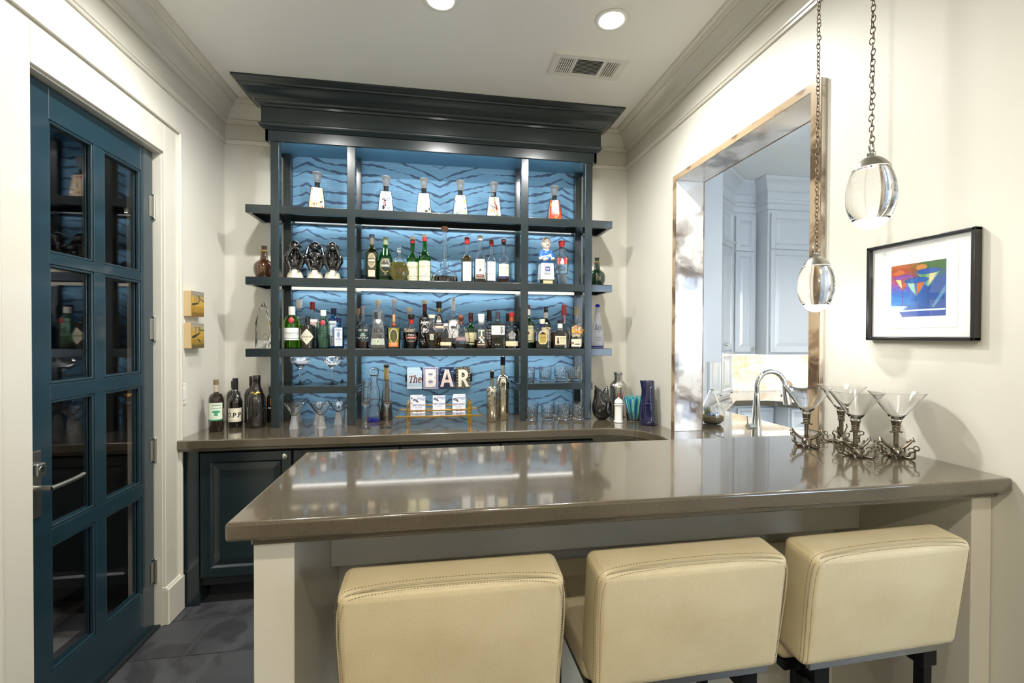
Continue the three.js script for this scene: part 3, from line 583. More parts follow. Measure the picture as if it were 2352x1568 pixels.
  for (const [x, z, w] of [[4.33, -0.9, 0.2], [5.15, -0.8, 1.2]]) {
    const t = thing('under_cabinet_light', w < 1 ? 'slim lit strip under the set back kitchen wall cabinet' : 'slim lit strip under the deeper kitchen wall cabinets', 'strip light', [x, 1.308, z]);
    part('diffuser', bx(-w / 2, w / 2, -0.012, 0, -0.02, 0.02, 0.002), glow(NEUTRAL, 3), t);
    const a = lamp(new THREE.RectAreaLight(NEUTRAL, POWER.kitchenStrip, w, 0.04), 'strip_light', t); a.position.set(0, -0.014, 0); a.lookAt(x, 0, z - 0.5);
  }
  for (const [x, z, n] of [[4.3, 0.9, 'nearer the cabinets'], [5.3, 0.9, 'further along the counter'], [4.6, 2.6, 'near the kitchen windows']]) {
    const t = thing('kitchen_light', 'round recessed kitchen ceiling light, ' + n, 'ceiling light', [x, CEIL, z]);
    part('bulb', lathe([[0, -0.004], [0.05, 0.0], [0, 0.003]], 28), glow(NEUTRAL, 8), t);
    part('trim_ring', lathe([[0.052, 0.01], [0.054, -0.004], [0.075, -0.003], [0.076, 0], [0.052, 0.01]], 32), M.ceiling, t);
    const s = lamp(new THREE.SpotLight(NEUTRAL, POWER.kitchenCan, 0, 1.2, 0.6, 2), 'kitchen_beam', t); s.position.set(0, -0.012, 0); s.target.position.set(x, 0, z); s.shadow.radius = 2;
  }
  { // gooseneck tap
    const t = thing('kitchen_faucet', 'polished chrome gooseneck kitchen faucet standing in the pass-through', 'faucet', [3.1, H, 1.02]);
    part('tap_body', lathe([[0, 0], [0.03, 0], [0.031, 0.006], [0.027, 0.012], [0.0245, 0.06], [0.019, 0.17], [0.0155, 0.24], [0.0155, 0.255], [0.013, 0.26], [0, 0.26]], 32), M.chrome, t);
    const pts = [[0, 0.25, 0], [0, 0.29, 0]]; for (let i = 0; i <= 12; i++) { const a = Math.PI - Math.PI * i / 12; pts.push([0.068 + 0.068 * Math.cos(a), 0.3 + 0.075 * Math.sin(a), 0.045 * i / 12]); }
    pts.push([0.138, 0.275, 0.047]);
    part('spout', tube(pts, 0.0125, 60, 16), M.chrome, t);
    part('spray_head', merge(rod(V(0.135, 0.295, 0.046), V(0.146, 0.2, 0.05), 0.0145, 0.02, 24), rod(V(0.146, 0.2, 0.05), V(0.1465, 0.195, 0.05), 0.0185, 0.017, 24)), M.chrome, t);
    part('tap_lever', merge(rod(V(-0.02, 0.075, 0.005), V(-0.06, 0.075, 0.012), 0.0165, 0.0165, 20), tube([[-0.058, 0.078, 0.012], [-0.062, 0.1, 0.014], [-0.066, 0.13, 0.016]], 0.005, 12, 8)), M.chrome, t);
  }
  { // teardrop terrarium
    const t = thing('terrarium', 'teardrop glass terrarium with moss and pebbles on the pass-through counter', 'terrarium', [3.14, H, 0.549]);
    const out = [[0, 0.001], [0.05, 0.004], [0.072, 0.025], [0.078, 0.055], [0.07, 0.09], [0.05, 0.13], [0.03, 0.175], [0.018, 0.21], [0.012, 0.222]];
    part('glass_vessel', lathe([...out, ...out.slice().reverse().map(([r, y]) => [Math.max(r - 0.003, 0), y + (y < 0.01 ? 0.004 : 0)])], 44), M.glass, t);
    part('soil', lathe([[0, 0.007], [0.048, 0.009], [0.067, 0.026], [0.0735, 0.05], [0.03, 0.056], [0, 0.052]], 32), std('#8a7a54', 0.95, { bumpMap: slateBump, bumpScale: 0.004 }), t);
    for (let i = 0; i < 16; i++) { const p = part('pebble', new THREE.IcosahedronGeometry(rr(0.006, 0.013), 1), std(['#e9e6dd', '#d7d2c2', '#5f86c9'][i % 3], 0.5), t); const a = rr(0, 6.28), r = rr(0.005, 0.052); p.position.set(r * Math.cos(a), 0.06, r * Math.sin(a)); p.scale.y = 0.7; }
    const m = []; for (let i = 0; i < 46; i++) { const a = rr(0, 6.28), r = rr(0, 0.022), b = V(-0.03 + r * Math.cos(a), 0.058, r * Math.sin(a)); m.push(rod(b, b.clone().add(V(rr(-0.012, 0.012), rr(0.02, 0.06), rr(-0.012, 0.012))), 0.0022, 0.0006, 5)); }
    const mm = part('moss', merge(m), std('#5d7a35', 0.9), t); mm.userData.kind = 'stuff';
  }
  { // small oval stand on a white tray
    solo('white_tray', 'flat white tray on the kitchen counter in front of the backsplash', 'tray', lathe([[0, 0], [0.16, 0], [0.175, 0.012], [0.168, 0.014], [0.155, 0.006], [0, 0.006]], 40).scale(1.05, 1, 0.7).translate(4.85, H + 0.001, -0.66), M.ceramic);
    const t = thing('oval_stand', 'small oval agate slice on the white tray by the backsplash', 'ornament', [4.74, H + 0.0075, -0.68]);
    part('oval_slice', new THREE.CylinderGeometry(0.068, 0.068, 0.014, 36).scale(0.75, 1, 1).rotateX(Math.PI / 2).translate(0, 0.07, 0), phy({ map: times(onyxCream, 1.5), color: '#d9c2b0', roughness: 0.2, clearcoat: 0.8 }), t);
    part('foot', bx(-0.03, 0.03, 0, 0.012, -0.02, 0.02, 0.003), M.blackMetal, t);
  }
}
// ---------------------------------------------------------------- bottles: a profile swept round, square-cornered where k > 0
// outline = [[y, r, k], ...] in shares of height and half width; sq = [exponent, depth / width]
function swell(o, y) {
  const p = o.outline;
  if (y <= p[0][0]) return [p[0][1], p[0][2] ?? 0];
  for (let i = 0; i + 1 < p.length; i++) if (y <= p[i + 1][0]) { const t = (y - p[i][0]) / (p[i + 1][0] - p[i][0] || 1); return [lerp(p[i][1], p[i + 1][1], t), lerp(p[i][2] ?? 0, p[i + 1][2] ?? 0, t)]; }
  return [p.at(-1)[1], p.at(-1)[2] ?? 0];
}
function around(o, y, th, off = 0) {
  const [r, k] = swell(o, y / o.h), n = o.sq?.[0] ?? 2, s = Math.sin(th), c = Math.cos(th);
  const m = lerp(1, (Math.abs(s) ** n + Math.abs(c) ** n) ** (-1 / n), k), R = Math.max(r * o.r * m + off, 0.0002);
  return V(R * s, y, R * c * lerp(1, o.sq?.[1] ?? 1, k) + (k > 0 ? off * (c > 0 ? 1 : -1) * (1 - Math.abs(lerp(1, o.sq?.[1] ?? 1, k))) : 0));
}
function skin(o, rings, seg, off = 0) {       // rings: list of [height, offset]
  const pos = [], idx = [];
  rings.forEach(([y, d]) => { for (let s = 0; s < seg; s++) { const p = d === null ? V(0, y, 0) : around(o, Math.max(0, Math.min(y, o.h)), s / seg * 2 * Math.PI, d + off); pos.push(p.x, y, p.z); } });
  for (let i = 0; i + 1 < rings.length; i++) for (let s = 0; s < seg; s++) { const a = i * seg + s, b = i * seg + (s + 1) % seg; idx.push(a, b, b + seg, a, b + seg, a + seg); }
  const g = new THREE.BufferGeometry();
  g.setAttribute('position', new THREE.Float32BufferAttribute(pos, 3)); g.setIndex(idx);
  return clean(toCreasedNormals(g, 0.65));
}
const levels = (o, y0, y1) => { const ys = o.outline.map((p) => p[0] * o.h).filter((y) => y > y0 + 1e-4 && y < y1 - 1e-4); return [y0, ...ys, y1]; };
function vessel(o, wall) {                    // open glass with an inside, or a plain skin where wall is 0
  const seg = o.seg ?? 36, top = o.top * o.h, out = levels(o, 0, top).map((y) => [y, 0]);
  if (!wall) return skin(o, [[0, null], ...out, [top, null]], seg);
  const floor = Math.max(0.005, wall * 2), inn = levels(o, floor, top - 0.0005).reverse().map((y) => [y, -wall]);
  return skin(o, [[0, null], ...out, ...inn, [floor, null]], seg);
}
function patch(o, y0, y1, a, uv, off = 0.0009, mid = 0) {   // a label that follows the glass
  const nx = 14, ny = Math.max(2, Math.min(10, levels(o, y0, y1).length * 2)), pos = [], uvs = [], idx = [];
  for (let j = 0; j <= ny; j++) for (let i = 0; i <= nx; i++) {
    const y = lerp(y0, y1, j / ny), p = around(o, y, mid + lerp(-a, a, i / nx), off);
    pos.push(p.x, y, p.z); uvs.push(lerp(uv[0], uv[2], i / nx), lerp(uv[1], uv[3], j / ny));
  }
  for (let j = 0; j < ny; j++) for (let i = 0; i < nx; i++) { const q = j * (nx + 1) + i; idx.push(q, q + 1, q + nx + 2, q, q + nx + 2, q + nx + 1); }
  const g = new THREE.BufferGeometry();
  g.setAttribute('position', new THREE.Float32BufferAttribute(pos, 3)); g.setAttribute('uv', new THREE.Float32BufferAttribute(uvs, 2)); g.setIndex(idx); g.computeVertexNormals();
  return clean(g);
}
// outlines
const S = (y0, r0, k0, y1, r1, k1, n = 7) => Array.from({ length: n }, (_, i) => { const t = (i + 1) / n, e = (1 - Math.cos(Math.PI * t)) / 2; return [lerp(y0, y1, t), lerp(r0, r1, e), lerp(k0, k1, e)]; });
const D = (y0, r0, k0, y1, r1, k1, n = 8) => Array.from({ length: n }, (_, i) => { const t = (i + 1) / n * Math.PI / 2; return [lerp(y0, y1, Math.sin(t)), lerp(r1, r0, Math.cos(t)), lerp(k0, k1, t / (Math.PI / 2))]; });
const foot = (k = 0, r = 1) => [[0, 0.86 * r, k], [0.006, 0.95 * r, k], [0.018, r, k]];
const OUT = {
  tall: (body, neck, nr, k = 0) => [...foot(k), [body, 1, k], ...S(body, 1, k, neck, nr, 0), [0.93, nr * 0.95, 0], [0.935, nr * 1.12, 0], [1, nr * 1.1, 0]],
  dome: (body, neck, nr, k = 0) => [...foot(k), [body, 1, k], ...D(body, 1, k, neck, nr, 0), [0.95, nr * 0.95, 0], [1, nr, 0]],
  cone: (base, body, neck, nr, k = 0) => [...foot(k), [body, base, k], ...S(body, base, k, neck, nr, 0, 5), [1, nr, 0]],
};
function bottle(s) {
  const turn = s.turn ?? Math.atan2(EYE.x - s.x, EYE.z - s.z) * 0.6;
  const t = thing(s.name ?? 'liquor_bottle', s.label, s.cat ?? 'bottle', [s.x, s.y, s.z], turn, s.group);
  const o = { outline: s.out, h: s.h, r: s.w / 2, sq: s.sq, top: s.top ?? 1, seg: s.seg };
  const solid = s.wall === 0;
  part('bottle_body', vessel(o, solid ? 0 : s.wall ?? 0.0026), s.glass ?? M.glass, t);
  if (s.liq) {
    const [f0, f1, m] = s.liq.length === 2 ? [0, ...s.liq] : s.liq, y0 = Math.max(0.0056, f0 * s.h), ys = levels(o, y0, f1 * s.h).map((y) => [y, -(s.wall ?? 0.0026) - 0.0006]);
    part('liquor', skin(o, [[y0, null], ...ys, [f1 * s.h, null]], s.seg ?? 36), m, t);
  }
  for (const c of s.caps ?? []) {             // [name, y0, y1, r0, r1, material] in shares of height, radii in shares of half width
    const [name, y0, y1, r0, r1, m, shape] = c, a = y0 * s.h, b = y1 * s.h, p = r0 * o.r, q = r1 * o.r;
    const g = shape === 'ball' ? new THREE.SphereGeometry((b - a) / 2, 24, 16).scale(p / ((b - a) / 2), 1, p / ((b - a) / 2)).translate(0, (a + b) / 2, 0)
      : shape === 'facet' ? toCreasedNormals(new THREE.CylinderGeometry(q, p, b - a, 6, 1).translate(0, (a + b) / 2, 0), 0.3)
        : lathe([[0, a], [p, a], [p, a + 0.0005], [q, b - 0.0012], [q * 0.95, b], [0, b]], 28);
    part(name, g, m, t);
  }
  for (const l of s.labels ?? []) {           // [y0, y1, half angle, cell, material, middle angle]
    const p = part('label', patch(o, l[0] * s.h, l[1] * s.h, l[2], l[3], 0.0009, l[5] ?? 0), l[4] ?? M.print, t);
  }
  return t;
}

function scrawl(c, x, y, w, a, col, lw) { c.strokeStyle = col; c.lineWidth = lw; c.beginPath(); c.moveTo(x, y); for (let i = 1; i <= 40; i++) c.lineTo(x + w * i / 40 + a * 0.4 * Math.sin(i * 1.9), y + a * Math.sin(i * 0.95) * (0.6 + 0.4 * Math.sin(i * 0.4))); c.stroke(); }
// ---- print for the labels (every cell drawn once)
const plain = (bg, fg, n = 3) => cell(96, 96, (c, w, h) => { fill(c, bg, 0, 0, w, h); lines(c, 14, h * 0.5, w - 28, n, 12, fg); });
// abstract stand-ins for the printed pictures on the six top bottles
function artPrint(bg, cols, kind) {
  return cell(200, 220, (c, w, h) => {
    fill(c, bg, 0, 0, w, h);
    for (let i = 0; i < 26; i++) { const col = cols[i % cols.length]; c.globalAlpha = 0.9; if (i % 3 === 0) blob(c, rr(10, w - 10), rr(20, h), rr(8, kind === 'bold' ? 36 : 24), rr(6, 26), col); else if (i % 3 === 1) fill(c, col, rr(0, w), rr(10, h), rr(10, 60), rr(4, 22)); else { c.strokeStyle = col; c.lineWidth = rr(3, 8); c.beginPath(); c.moveTo(rr(0, w), rr(0, h)); for (let k = 0; k < 4; k++) c.lineTo(rr(0, w), rr(0, h)); c.stroke(); } }
    c.globalAlpha = 1;
  });
}
const art = [
  artPrint('#dcc2a6', ['#1b1a18', '#c23a25', '#e6c34b', '#f7efe2', '#8a2a1c', '#e2d6c6']), artPrint('#cfccc6', ['#1b1a1a', '#b8564f', '#4a6f9a', '#dcd9d2', '#2b2a2a', '#f4f2ee']), artPrint('#d8d2c6', ['#1a1818', '#e2a72c', '#f3efe6', '#2b2420', '#f7f3ea', '#c9c2b4']),
  artPrint('#e9e2b4', ['#2f58a8', '#e3cf45', '#203a78', '#f4edc8', '#4d77c4', '#f0e06a'], 'bold'), artPrint('#dcd2c4', ['#d1452f', '#e7b93c', '#1d1b1a', '#8aa24a', '#f3dccb', '#f7f2ea']), artPrint('#c93c1c', ['#ef8a22', '#e5b437', '#8a1d14', '#f2a02c', '#d95a1e', '#2a1512'], 'bold'),
];
const P = {
  glenlivet: cell(150, 180, (c, w, h) => { fill(c, '#efe7bf', 0, 0, w, h); fill(c, '#2f4a2c', 0, h - 44, w, 4); word(c, 'THE', w / 2, 26, 20, '#4b4632'); word(c, 'GLENLIVET', w / 2, 52, 26, '#3b3a2a', 'serif', 'bold', 134); lines(c, 40, 80, 70, 3, 10, '#9a9272'); word(c, '12', w * 0.62, 122, 24, '#4b4632', 'serif', 'bold'); lines(c, 30, h - 24, 90, 1, 8, '#7a7252', 3); }),
  dewars: cell(130, 170, (c, w, h) => { fill(c, '#f0eff0', 0, 0, w, h); word(c, "DEWAR'S", w / 2, 40, 26, '#6d4a54', 'serif', 'bold', 104); lines(c, 24, 66, 82, 3, 9, '#b9b2b6'); fill(c, '#8a6f46', 0, h - 62, w, 3); lines(c, 20, h - 38, 90, 2, 12, '#a58f95', 3); }),
  dewars12: cell(130, 170, (c, w, h) => { fill(c, '#f3ead0', 0, 0, w, h); word(c, "DEWAR'S", w / 2, 30, 24, '#4f3b2b', 'serif', 'bold', 92); lines(c, 36, 50, 58, 1, 8, '#8a5a2c', 4); poly(c, [[50, 108], [64, 74], [80, 108]], '#5a3a26'); fill(c, '#5c2a24', 10, h - 34, w - 20, 28); lines(c, 20, h - 24, 90, 1, 8, '#e8d8b8', 4); }),
  glenclear: cell(120, 130, (c, w, h) => { fill(c, '#f1e8c6', 0, 0, w, h); word(c, 'THE GLENLIVET', w / 2, 34, 15, '#3b3a2a', 'serif', 'bold', 108); lines(c, 26, 56, 68, 3, 10, '#a0976f'); fill(c, '#2e3262', 0, h - 22, w, 22); }),
  fiddich15: cell(120, 190, (c, w, h) => { fill(c, '#3a3526', 0, 0, w, h); blob(c, w / 2, 60, 56, 56, '#cfc3a0'); blob(c, w / 2, 60, 50, 50, '#8d8468'); fill(c, '#5b533d', 4, 44, w - 8, 32); word(c, 'Glenfiddich', w / 2, 60, 24, '#f2ead2', 'serif', 'italic bold', 96); fill(c, '#d9c7ab', 12, 134, w - 24, 50); lines(c, 26, 144, 66, 3, 12, '#8a7458'); }),
  fiddich12: cell(130, 150, (c, w, h) => { fill(c, '#0d2412', 0, 0, w, h); ring(c, w / 2, 62, 54, 54, '#c9a55c', 5); blob(c, w / 2, 62, 50, 50, '#16231a'); poly(c, [[56, 30], [65, 16], [76, 30]], '#c9a55c'); word(c, 'Glenfiddich', w / 2, 62, 26, '#f4efe0', 'serif', 'italic bold', 92); word(c, '12', w / 2, 130, 20, '#d8c48a', 'serif', 'bold'); }),
  xo: cell(110, 80, (c, w, h) => { c.clearRect(0, 0, w, h); lines(c, 12, 14, 86, 4, 14, 'rgba(70,50,16,.8)', 3); }),
  tanq: cell(160, 150, (c, w, h) => { fill(c, '#e9eae4', 0, 0, w, h); fill(c, '#3c4a3c', 0, 0, w, 6); fill(c, '#3c4a3c', 0, h - 24, w, 6); word(c, 'Tanqueray', w / 2, 66, 34, '#3d4640', 'serif', 'italic', 140); lines(c, 40, 96, 80, 2, 12, '#99a097'); }),
  hend: cell(160, 160, (c, w, h) => { c.clearRect(0, 0, w, h); poly(c, [[80, 2], [158, 80], [80, 158], [2, 80]], '#e3dcc4'); c.strokeStyle = '#8d866c'; c.lineWidth = 3; c.strokeRect(0, 0, 0, 0); word(c, "HENDRICK'S", w / 2, 80, 26, '#35322a', 'serif', 'bold', 128); word(c, 'GIN', w / 2, 106, 18, '#35322a'); lines(c, 52, 50, 56, 2, 10, '#8d866c'); }),
  beef: cell(150, 80, (c, w, h) => { fill(c, '#eeecee', 0, 0, w, h); word(c, 'BEEFEATER', w / 2, 40, 32, '#b3272c', 'sans-serif', 'bold', 142); }),
  rang: cell(130, 90, (c, w, h) => { c.clearRect(0, 0, w, h); word(c, 'Tanqueray', w / 2, 24, 20, '#36502f', 'serif', 'italic', 90); word(c, 'MALACCA', w / 2, 58, 22, '#36502f', 'serif', 'bold', 104); }),
  bomb: cell(110, 190, (c, w, h) => { fill(c, '#e7ecf2', 0, 0, w, h); word(c, 'BOMBAY', w / 2, 26, 22, '#25346e', 'serif', 'bold', 88); blob(c, w / 2, 72, 20, 27, '#8ea6cc'); ring(c, w / 2, 72, 23, 30, '#54699e', 3); word(c, 'SAPPHIRE', w / 2, 118, 18, '#25346e', 'serif', 'bold', 86); lines(c, 20, 136, 70, 4, 11, '#8b96b4'); }),
  casa: cell(140, 130, (c, w, h) => { fill(c, '#2c302f', 0, 0, w, h); lines(c, 12, 10, 50, 3, 9, '#d6d6cc', 4); lines(c, 76, 10, 52, 3, 9, '#d6d6cc', 4); c.fillStyle = '#7fb59c'; c.beginPath(); c.arc(70, 76, 22, Math.PI, 0); c.fill(); lines(c, 40, 84, 60, 2, 8, '#e2e2da', 4); for (let i = 0; i < 7; i++) fill(c, '#e9e9e2', 6 + i * 19, 108 + (i % 2) * 6, 11, 10); }),
  n1800: cell(150, 190, (c, w, h) => { c.clearRect(0, 0, w, h); word(c, '1800', w / 2, 40, 52, '#23241f', 'serif', 'bold', 124); lines(c, 20, 70, 110, 1, 8, '#6c6d62', 3); fill(c, 'rgba(226,228,216,.55)', 4, 116, w - 8, 60); poly(c, [[75, 108], [98, 142], [75, 182], [52, 142]], '#f2f2ea'); poly(c, [[75, 116], [91, 142], [75, 172], [59, 142]], '#7d9a3f'); }),
  herr: cell(130, 170, (c, w, h) => { fill(c, '#7c7a1e', 0, 0, w, h); blob(c, w / 2, 70, 58, 66, '#cfcaa2'); blob(c, w / 2, 72, 50, 58, '#4c4a3e'); blob(c, w / 2, 84, 22, 46, '#5e5a18'); fill(c, '#d97b3a', 0, h - 40, w, 40); lines(c, 14, h - 30, 100, 2, 12, '#f6d2b2', 4); }),
  tres: cell(160, 120, (c, w, h) => { c.clearRect(0, 0, w, h); ring(c, w / 2, 62, 76, 44, '#c9b7ae', 3); word(c, 'TRES', w / 2, 30, 30, '#e6dad4', 'serif', 'bold'); fill(c, '#a3452c', 6, 46, w - 12, 26); lines(c, 24, 56, 112, 1, 8, '#e9d6cc', 7); lines(c, 40, 84, 80, 3, 9, '#cdbab2'); }),
  black: cell(110, 190, (c, w, h) => { fill(c, '#1b191c', 0, 0, w, h); scrawl(c, 10, 24, 90, 12, '#e8e4df', 5); ring(c, w / 2, 80, 36, 44, '#e8e4df', 4); scrawl(c, 36, 80, 40, 18, '#e8e4df', 5); for (let i = 0; i < 5; i++) { c.strokeStyle = '#e8e4df'; c.lineWidth = 4; c.beginPath(); c.arc(18 + i * 19, 152 + (i % 2) * 14, 9, 0.5, 5); c.stroke(); } }),
  yellow: cell(140, 110, (c, w, h) => { c.clearRect(0, 0, w, h); ring(c, w / 2, 34, 62, 26, '#6d6a55', 3); fill(c, '#d4d2c6', 48, 10, 44, 52); lines(c, 54, 20, 32, 4, 9, '#7d7c70', 3); fill(c, '#22211c', 8, 40, 40, 9); for (let i = 0; i < 6; i++) poly(c, [[20 + i * 18, 104], [30 + i * 18, 74], [40 + i * 18, 104]], '#3a3620'); }),
  tBlack: cell(130, 150, (c, w, h) => { fill(c, '#1a191a', 0, 0, w, h); fill(c, '#ece8e0', 30, 14, 70, 70); word(c, 'T', w / 2, 50, 50, '#b53c2e', 'serif', 'bold'); for (let i = 0; i < 10; i++) blob(c, 12 + i * 12, 102, 4, 5, '#cfc8bd'); fill(c, '#e9c7b2', 0, 124, w, 26); }),
  horse: cell(120, 150, (c, w, h) => { fill(c, '#f1efea', 0, 0, w, h); blob(c, 58, 62, 30, 12, '#4b4a4a'); poly(c, [[80, 60], [104, 26], [112, 34], [92, 68]], '#3a3939'); for (const x of [34, 46, 72, 82]) fill(c, '#3f3e3e', x, 66, 5, 34); lines(c, 26, 118, 68, 2, 10, '#9d9a94'); }),
  plum: cell(130, 60, (c, w, h) => { fill(c, '#7d5b60', 0, 0, w, h); fill(c, '#c2aca9', 0, 0, w, 6); lines(c, 10, 18, 110, 3, 12, '#d8c6c2', 4); }),
  wine: cell(120, 120, (c, w, h) => { fill(c, '#ece3b2', 0, 0, w, h); lines(c, 20, 60, 80, 2, 14, '#9a9064', 4); fill(c, '#2a2a22', 26, 92, 68, 14); }),
  tx: cell(150, 170, (c, w, h) => { c.clearRect(0, 0, w, h); word(c, 'T', w / 2, 44, 92, '#efe9c8', 'serif', 'bold', 74); word(c, 'X', w / 2, 112, 84, '#f1ecd2', 'serif', 'bold', 86); word(c, 'WHISKEY', w / 2, 158, 19, '#efe9d8', 'sans-serif', 'bold', 96); }),
  jd: cell(90, 170, (c, w, h) => { fill(c, '#191818', 0, 0, w, h); for (let i = 0; i < 6; i++) lines(c, 10, 14 + i * 26, 70, 2, 9, '#dcd8d2', 5); }),
  ki: cell(150, 110, (c, w, h) => { fill(c, '#e9e4da', 0, 0, w, h); lines(c, 10, 16, 68, 4, 15, '#b2aca0', 3); c.strokeStyle = '#1c1b1a'; c.lineWidth = 6; for (const [a, b, d, e] of [[100, 26, 138, 20], [118, 10, 118, 58], [118, 34, 98, 52], [118, 34, 142, 50], [104, 62, 134, 60], [134, 60, 118, 76], [118, 74, 118, 98], [118, 98, 108, 94], [98, 80, 142, 76]]) { c.beginPath(); c.moveTo(a, b); c.lineTo(d, e); c.stroke(); } }),
  four: cell(150, 110, (c, w, h) => { c.clearRect(0, 0, w, h); ring(c, w / 2, 44, 48, 30, '#e6e4dc', 5); ring(c, w / 2, 44, 30, 16, '#e6e4dc', 4); lines(c, 30, 82, 90, 2, 12, '#e6e4dc', 6); }),
  creamLow: plain('#ecd6ae', '#a88f6a', 2),
  jam: cell(100, 180, (c, w, h) => { fill(c, '#efe9b8', 0, 0, w, h); word(c, 'JAMESON', w / 2, 26, 24, '#3a3a2a', 'serif', 'bold', 92); poly(c, [[50, 60], [62, 84], [50, 98], [38, 84]], '#8a3d22'); lines(c, 20, 116, 60, 3, 12, '#a8a070'); fill(c, '#2b2c1e', 16, 160, 68, 12); }),
  crown: cell(150, 170, (c, w, h) => { c.clearRect(0, 0, w, h); poly(c, [[14, 40], [40, 4], [110, 4], [136, 40], [136, 130], [112, 164], [38, 164], [14, 130]], '#efe3b8'); poly(c, [[22, 44], [44, 12], [106, 12], [128, 44], [128, 126], [108, 156], [42, 156], [22, 126]], '#b9a254'); poly(c, [[28, 44], [75, 10], [122, 44]], '#33244a'); word(c, 'Crown Royal', w / 2, 80, 28, '#4d3f1c', 'serif', 'italic bold', 94); lines(c, 44, 104, 62, 3, 12, '#7c6a30', 3); }),
  capt: cell(170, 120, (c, w, h) => { fill(c, '#e6d6b4', 0, 0, w, h); blob(c, 40, 34, 12, 14, '#3a2c24'); poly(c, [[24, 100], [34, 44], [52, 44], [62, 100]], '#43342a'); word(c, 'Captain Morgan', 112, 24, 20, '#40322a', 'serif', 'italic bold', 100); lines(c, 70, 44, 84, 4, 13, '#9a8768', 3); fill(c, '#5a5148', 4, h - 12, w - 8, 6); }),
  pyrat: cell(150, 110, (c, w, h) => { fill(c, '#efe4ca', 0, 0, w, h); word(c, 'PYRAT', w / 2 + 14, 30, 30, '#d0a878', 'serif', '', 96); fill(c, '#3a302a', 48, 66, 78, 16); blob(c, 20, 58, 18, 20, '#5a3226'); blob(c, 20, 58, 11, 13, '#a07a4a'); }),
  rain: cell(120, 170, (c, w, h) => { c.clearRect(0, 0, w, h); word(c, 'Rain', w / 2, 40, 62, '#3b3d52', 'serif', 'italic', 104); c.strokeStyle = '#3b3d52'; c.lineWidth = 3; c.beginPath(); c.moveTo(24, 36); c.lineTo(76, 86); c.stroke(); lines(c, 34, 124, 62, 3, 14, '#7c7f98', 3); }),
  seal: cell(60, 60, (c, w, h) => { c.clearRect(0, 0, w, h); blob(c, 30, 30, 28, 28, '#9c1226'); ring(c, 30, 30, 20, 20, '#c23a4a', 3); word(c, 'T', 30, 31, 26, '#d9808a', 'serif', 'bold'); }),
  tree: cell(150, 190, (c, w, h) => { fill(c, '#dfe9d3', 0, 0, w, h); scrawl(c, 50, 26, 82, 8, '#2a4038', 3); scrawl(c, 40, 58, 92, 8, '#4a5a52', 3); blob(c, 86, 96, 40, 15, '#3f9a72'); poly(c, [[76, 100], [96, 100], [104, 138], [64, 138]], '#3f9a72'); fill(c, '#3f9a72', 0, h - 14, w, 14); lines(c, 30, 150, 90, 2, 10, '#9fb3a0'); }),
  opp: cell(150, 150, (c, w, h) => { fill(c, '#efe7cf', 0, 0, w, h); for (const [s, x] of [['O', 26], ['P', 78], ['P', 126]]) word(c, s, x, 74, 66, '#16140f', 'sans-serif', 'bold', 38); for (const x of [50, 102]) fill(c, '#16140f', x, 92, 10, 10); lines(c, 20, 132, 100, 1, 8, '#9a927a', 3); }),
  orangeN: cell(80, 90, (c, w, h) => { fill(c, '#141011', 0, 0, w, h); word(c, 'N', 40, 38, 62, '#e0922a', 'sans-serif', 'bold'); fill(c, '#e6e2d8', 0, 76, w, 8); }),
  script: cell(120, 190, (c, w, h) => { c.clearRect(0, 0, w, h); c.strokeStyle = 'rgba(196,168,110,.55)'; c.lineWidth = 5; for (let i = 0; i < 3; i++) { c.beginPath(); c.arc(60, 50 + i * 44, 20, 0.6 + i, 5 + i); c.stroke(); } }),
  king: cell(120, 100, (c, w, h) => { c.clearRect(0, 0, w, h); fill(c, '#c22f27', 0, 6, 34, 88); fill(c, '#c22f27', 86, 6, 34, 88); for (let i = 0; i < 5; i++) for (const x of [4, 108]) fill(c, '#f3d9c2', x, 14 + i * 17, 8, 8); blob(c, 60, 66, 26, 28, '#ecebe9'); blob(c, 60, 34, 14, 18, '#ecebe9'); }),
  paint1: cell(170, 170, (c, w, h) => { const g = ['#8d8a86', '#b79a55', '#c9a23f', '#a8802c', '#7d5c22']; for (let y = 0; y < h; y += 2) { const q = Math.min(3.99, y / h * 4.4), i = Math.min(3, Math.floor(q)); c.globalAlpha = 1; fill(c, g[i + (rnd() < q - i ? 1 : 0)] ?? g[4], 0, y, w, 2); } for (let i = 0; i < 300; i++) { c.globalAlpha = 0.25; fill(c, rnd() > 0.5 ? '#e0c06a' : '#6d4f1c', rnd() * w, 30 + rnd() * h, rr(4, 22), 2); } c.globalAlpha = 1; poly(c, [[0, 96], [8, 84], [90, 76], [100, 82], [30, 98]], '#3b372f'); poly(c, [[96, 44], [170, 58], [170, 66], [110, 54]], '#4d4a48'); for (const x of [40, 62, 84, 96, 106]) { fill(c, '#5a5148', x, 36, 6, 40); blob(c, x + 3, 32, 4, 6, '#4a423a'); } }),
  paint2: null,
};
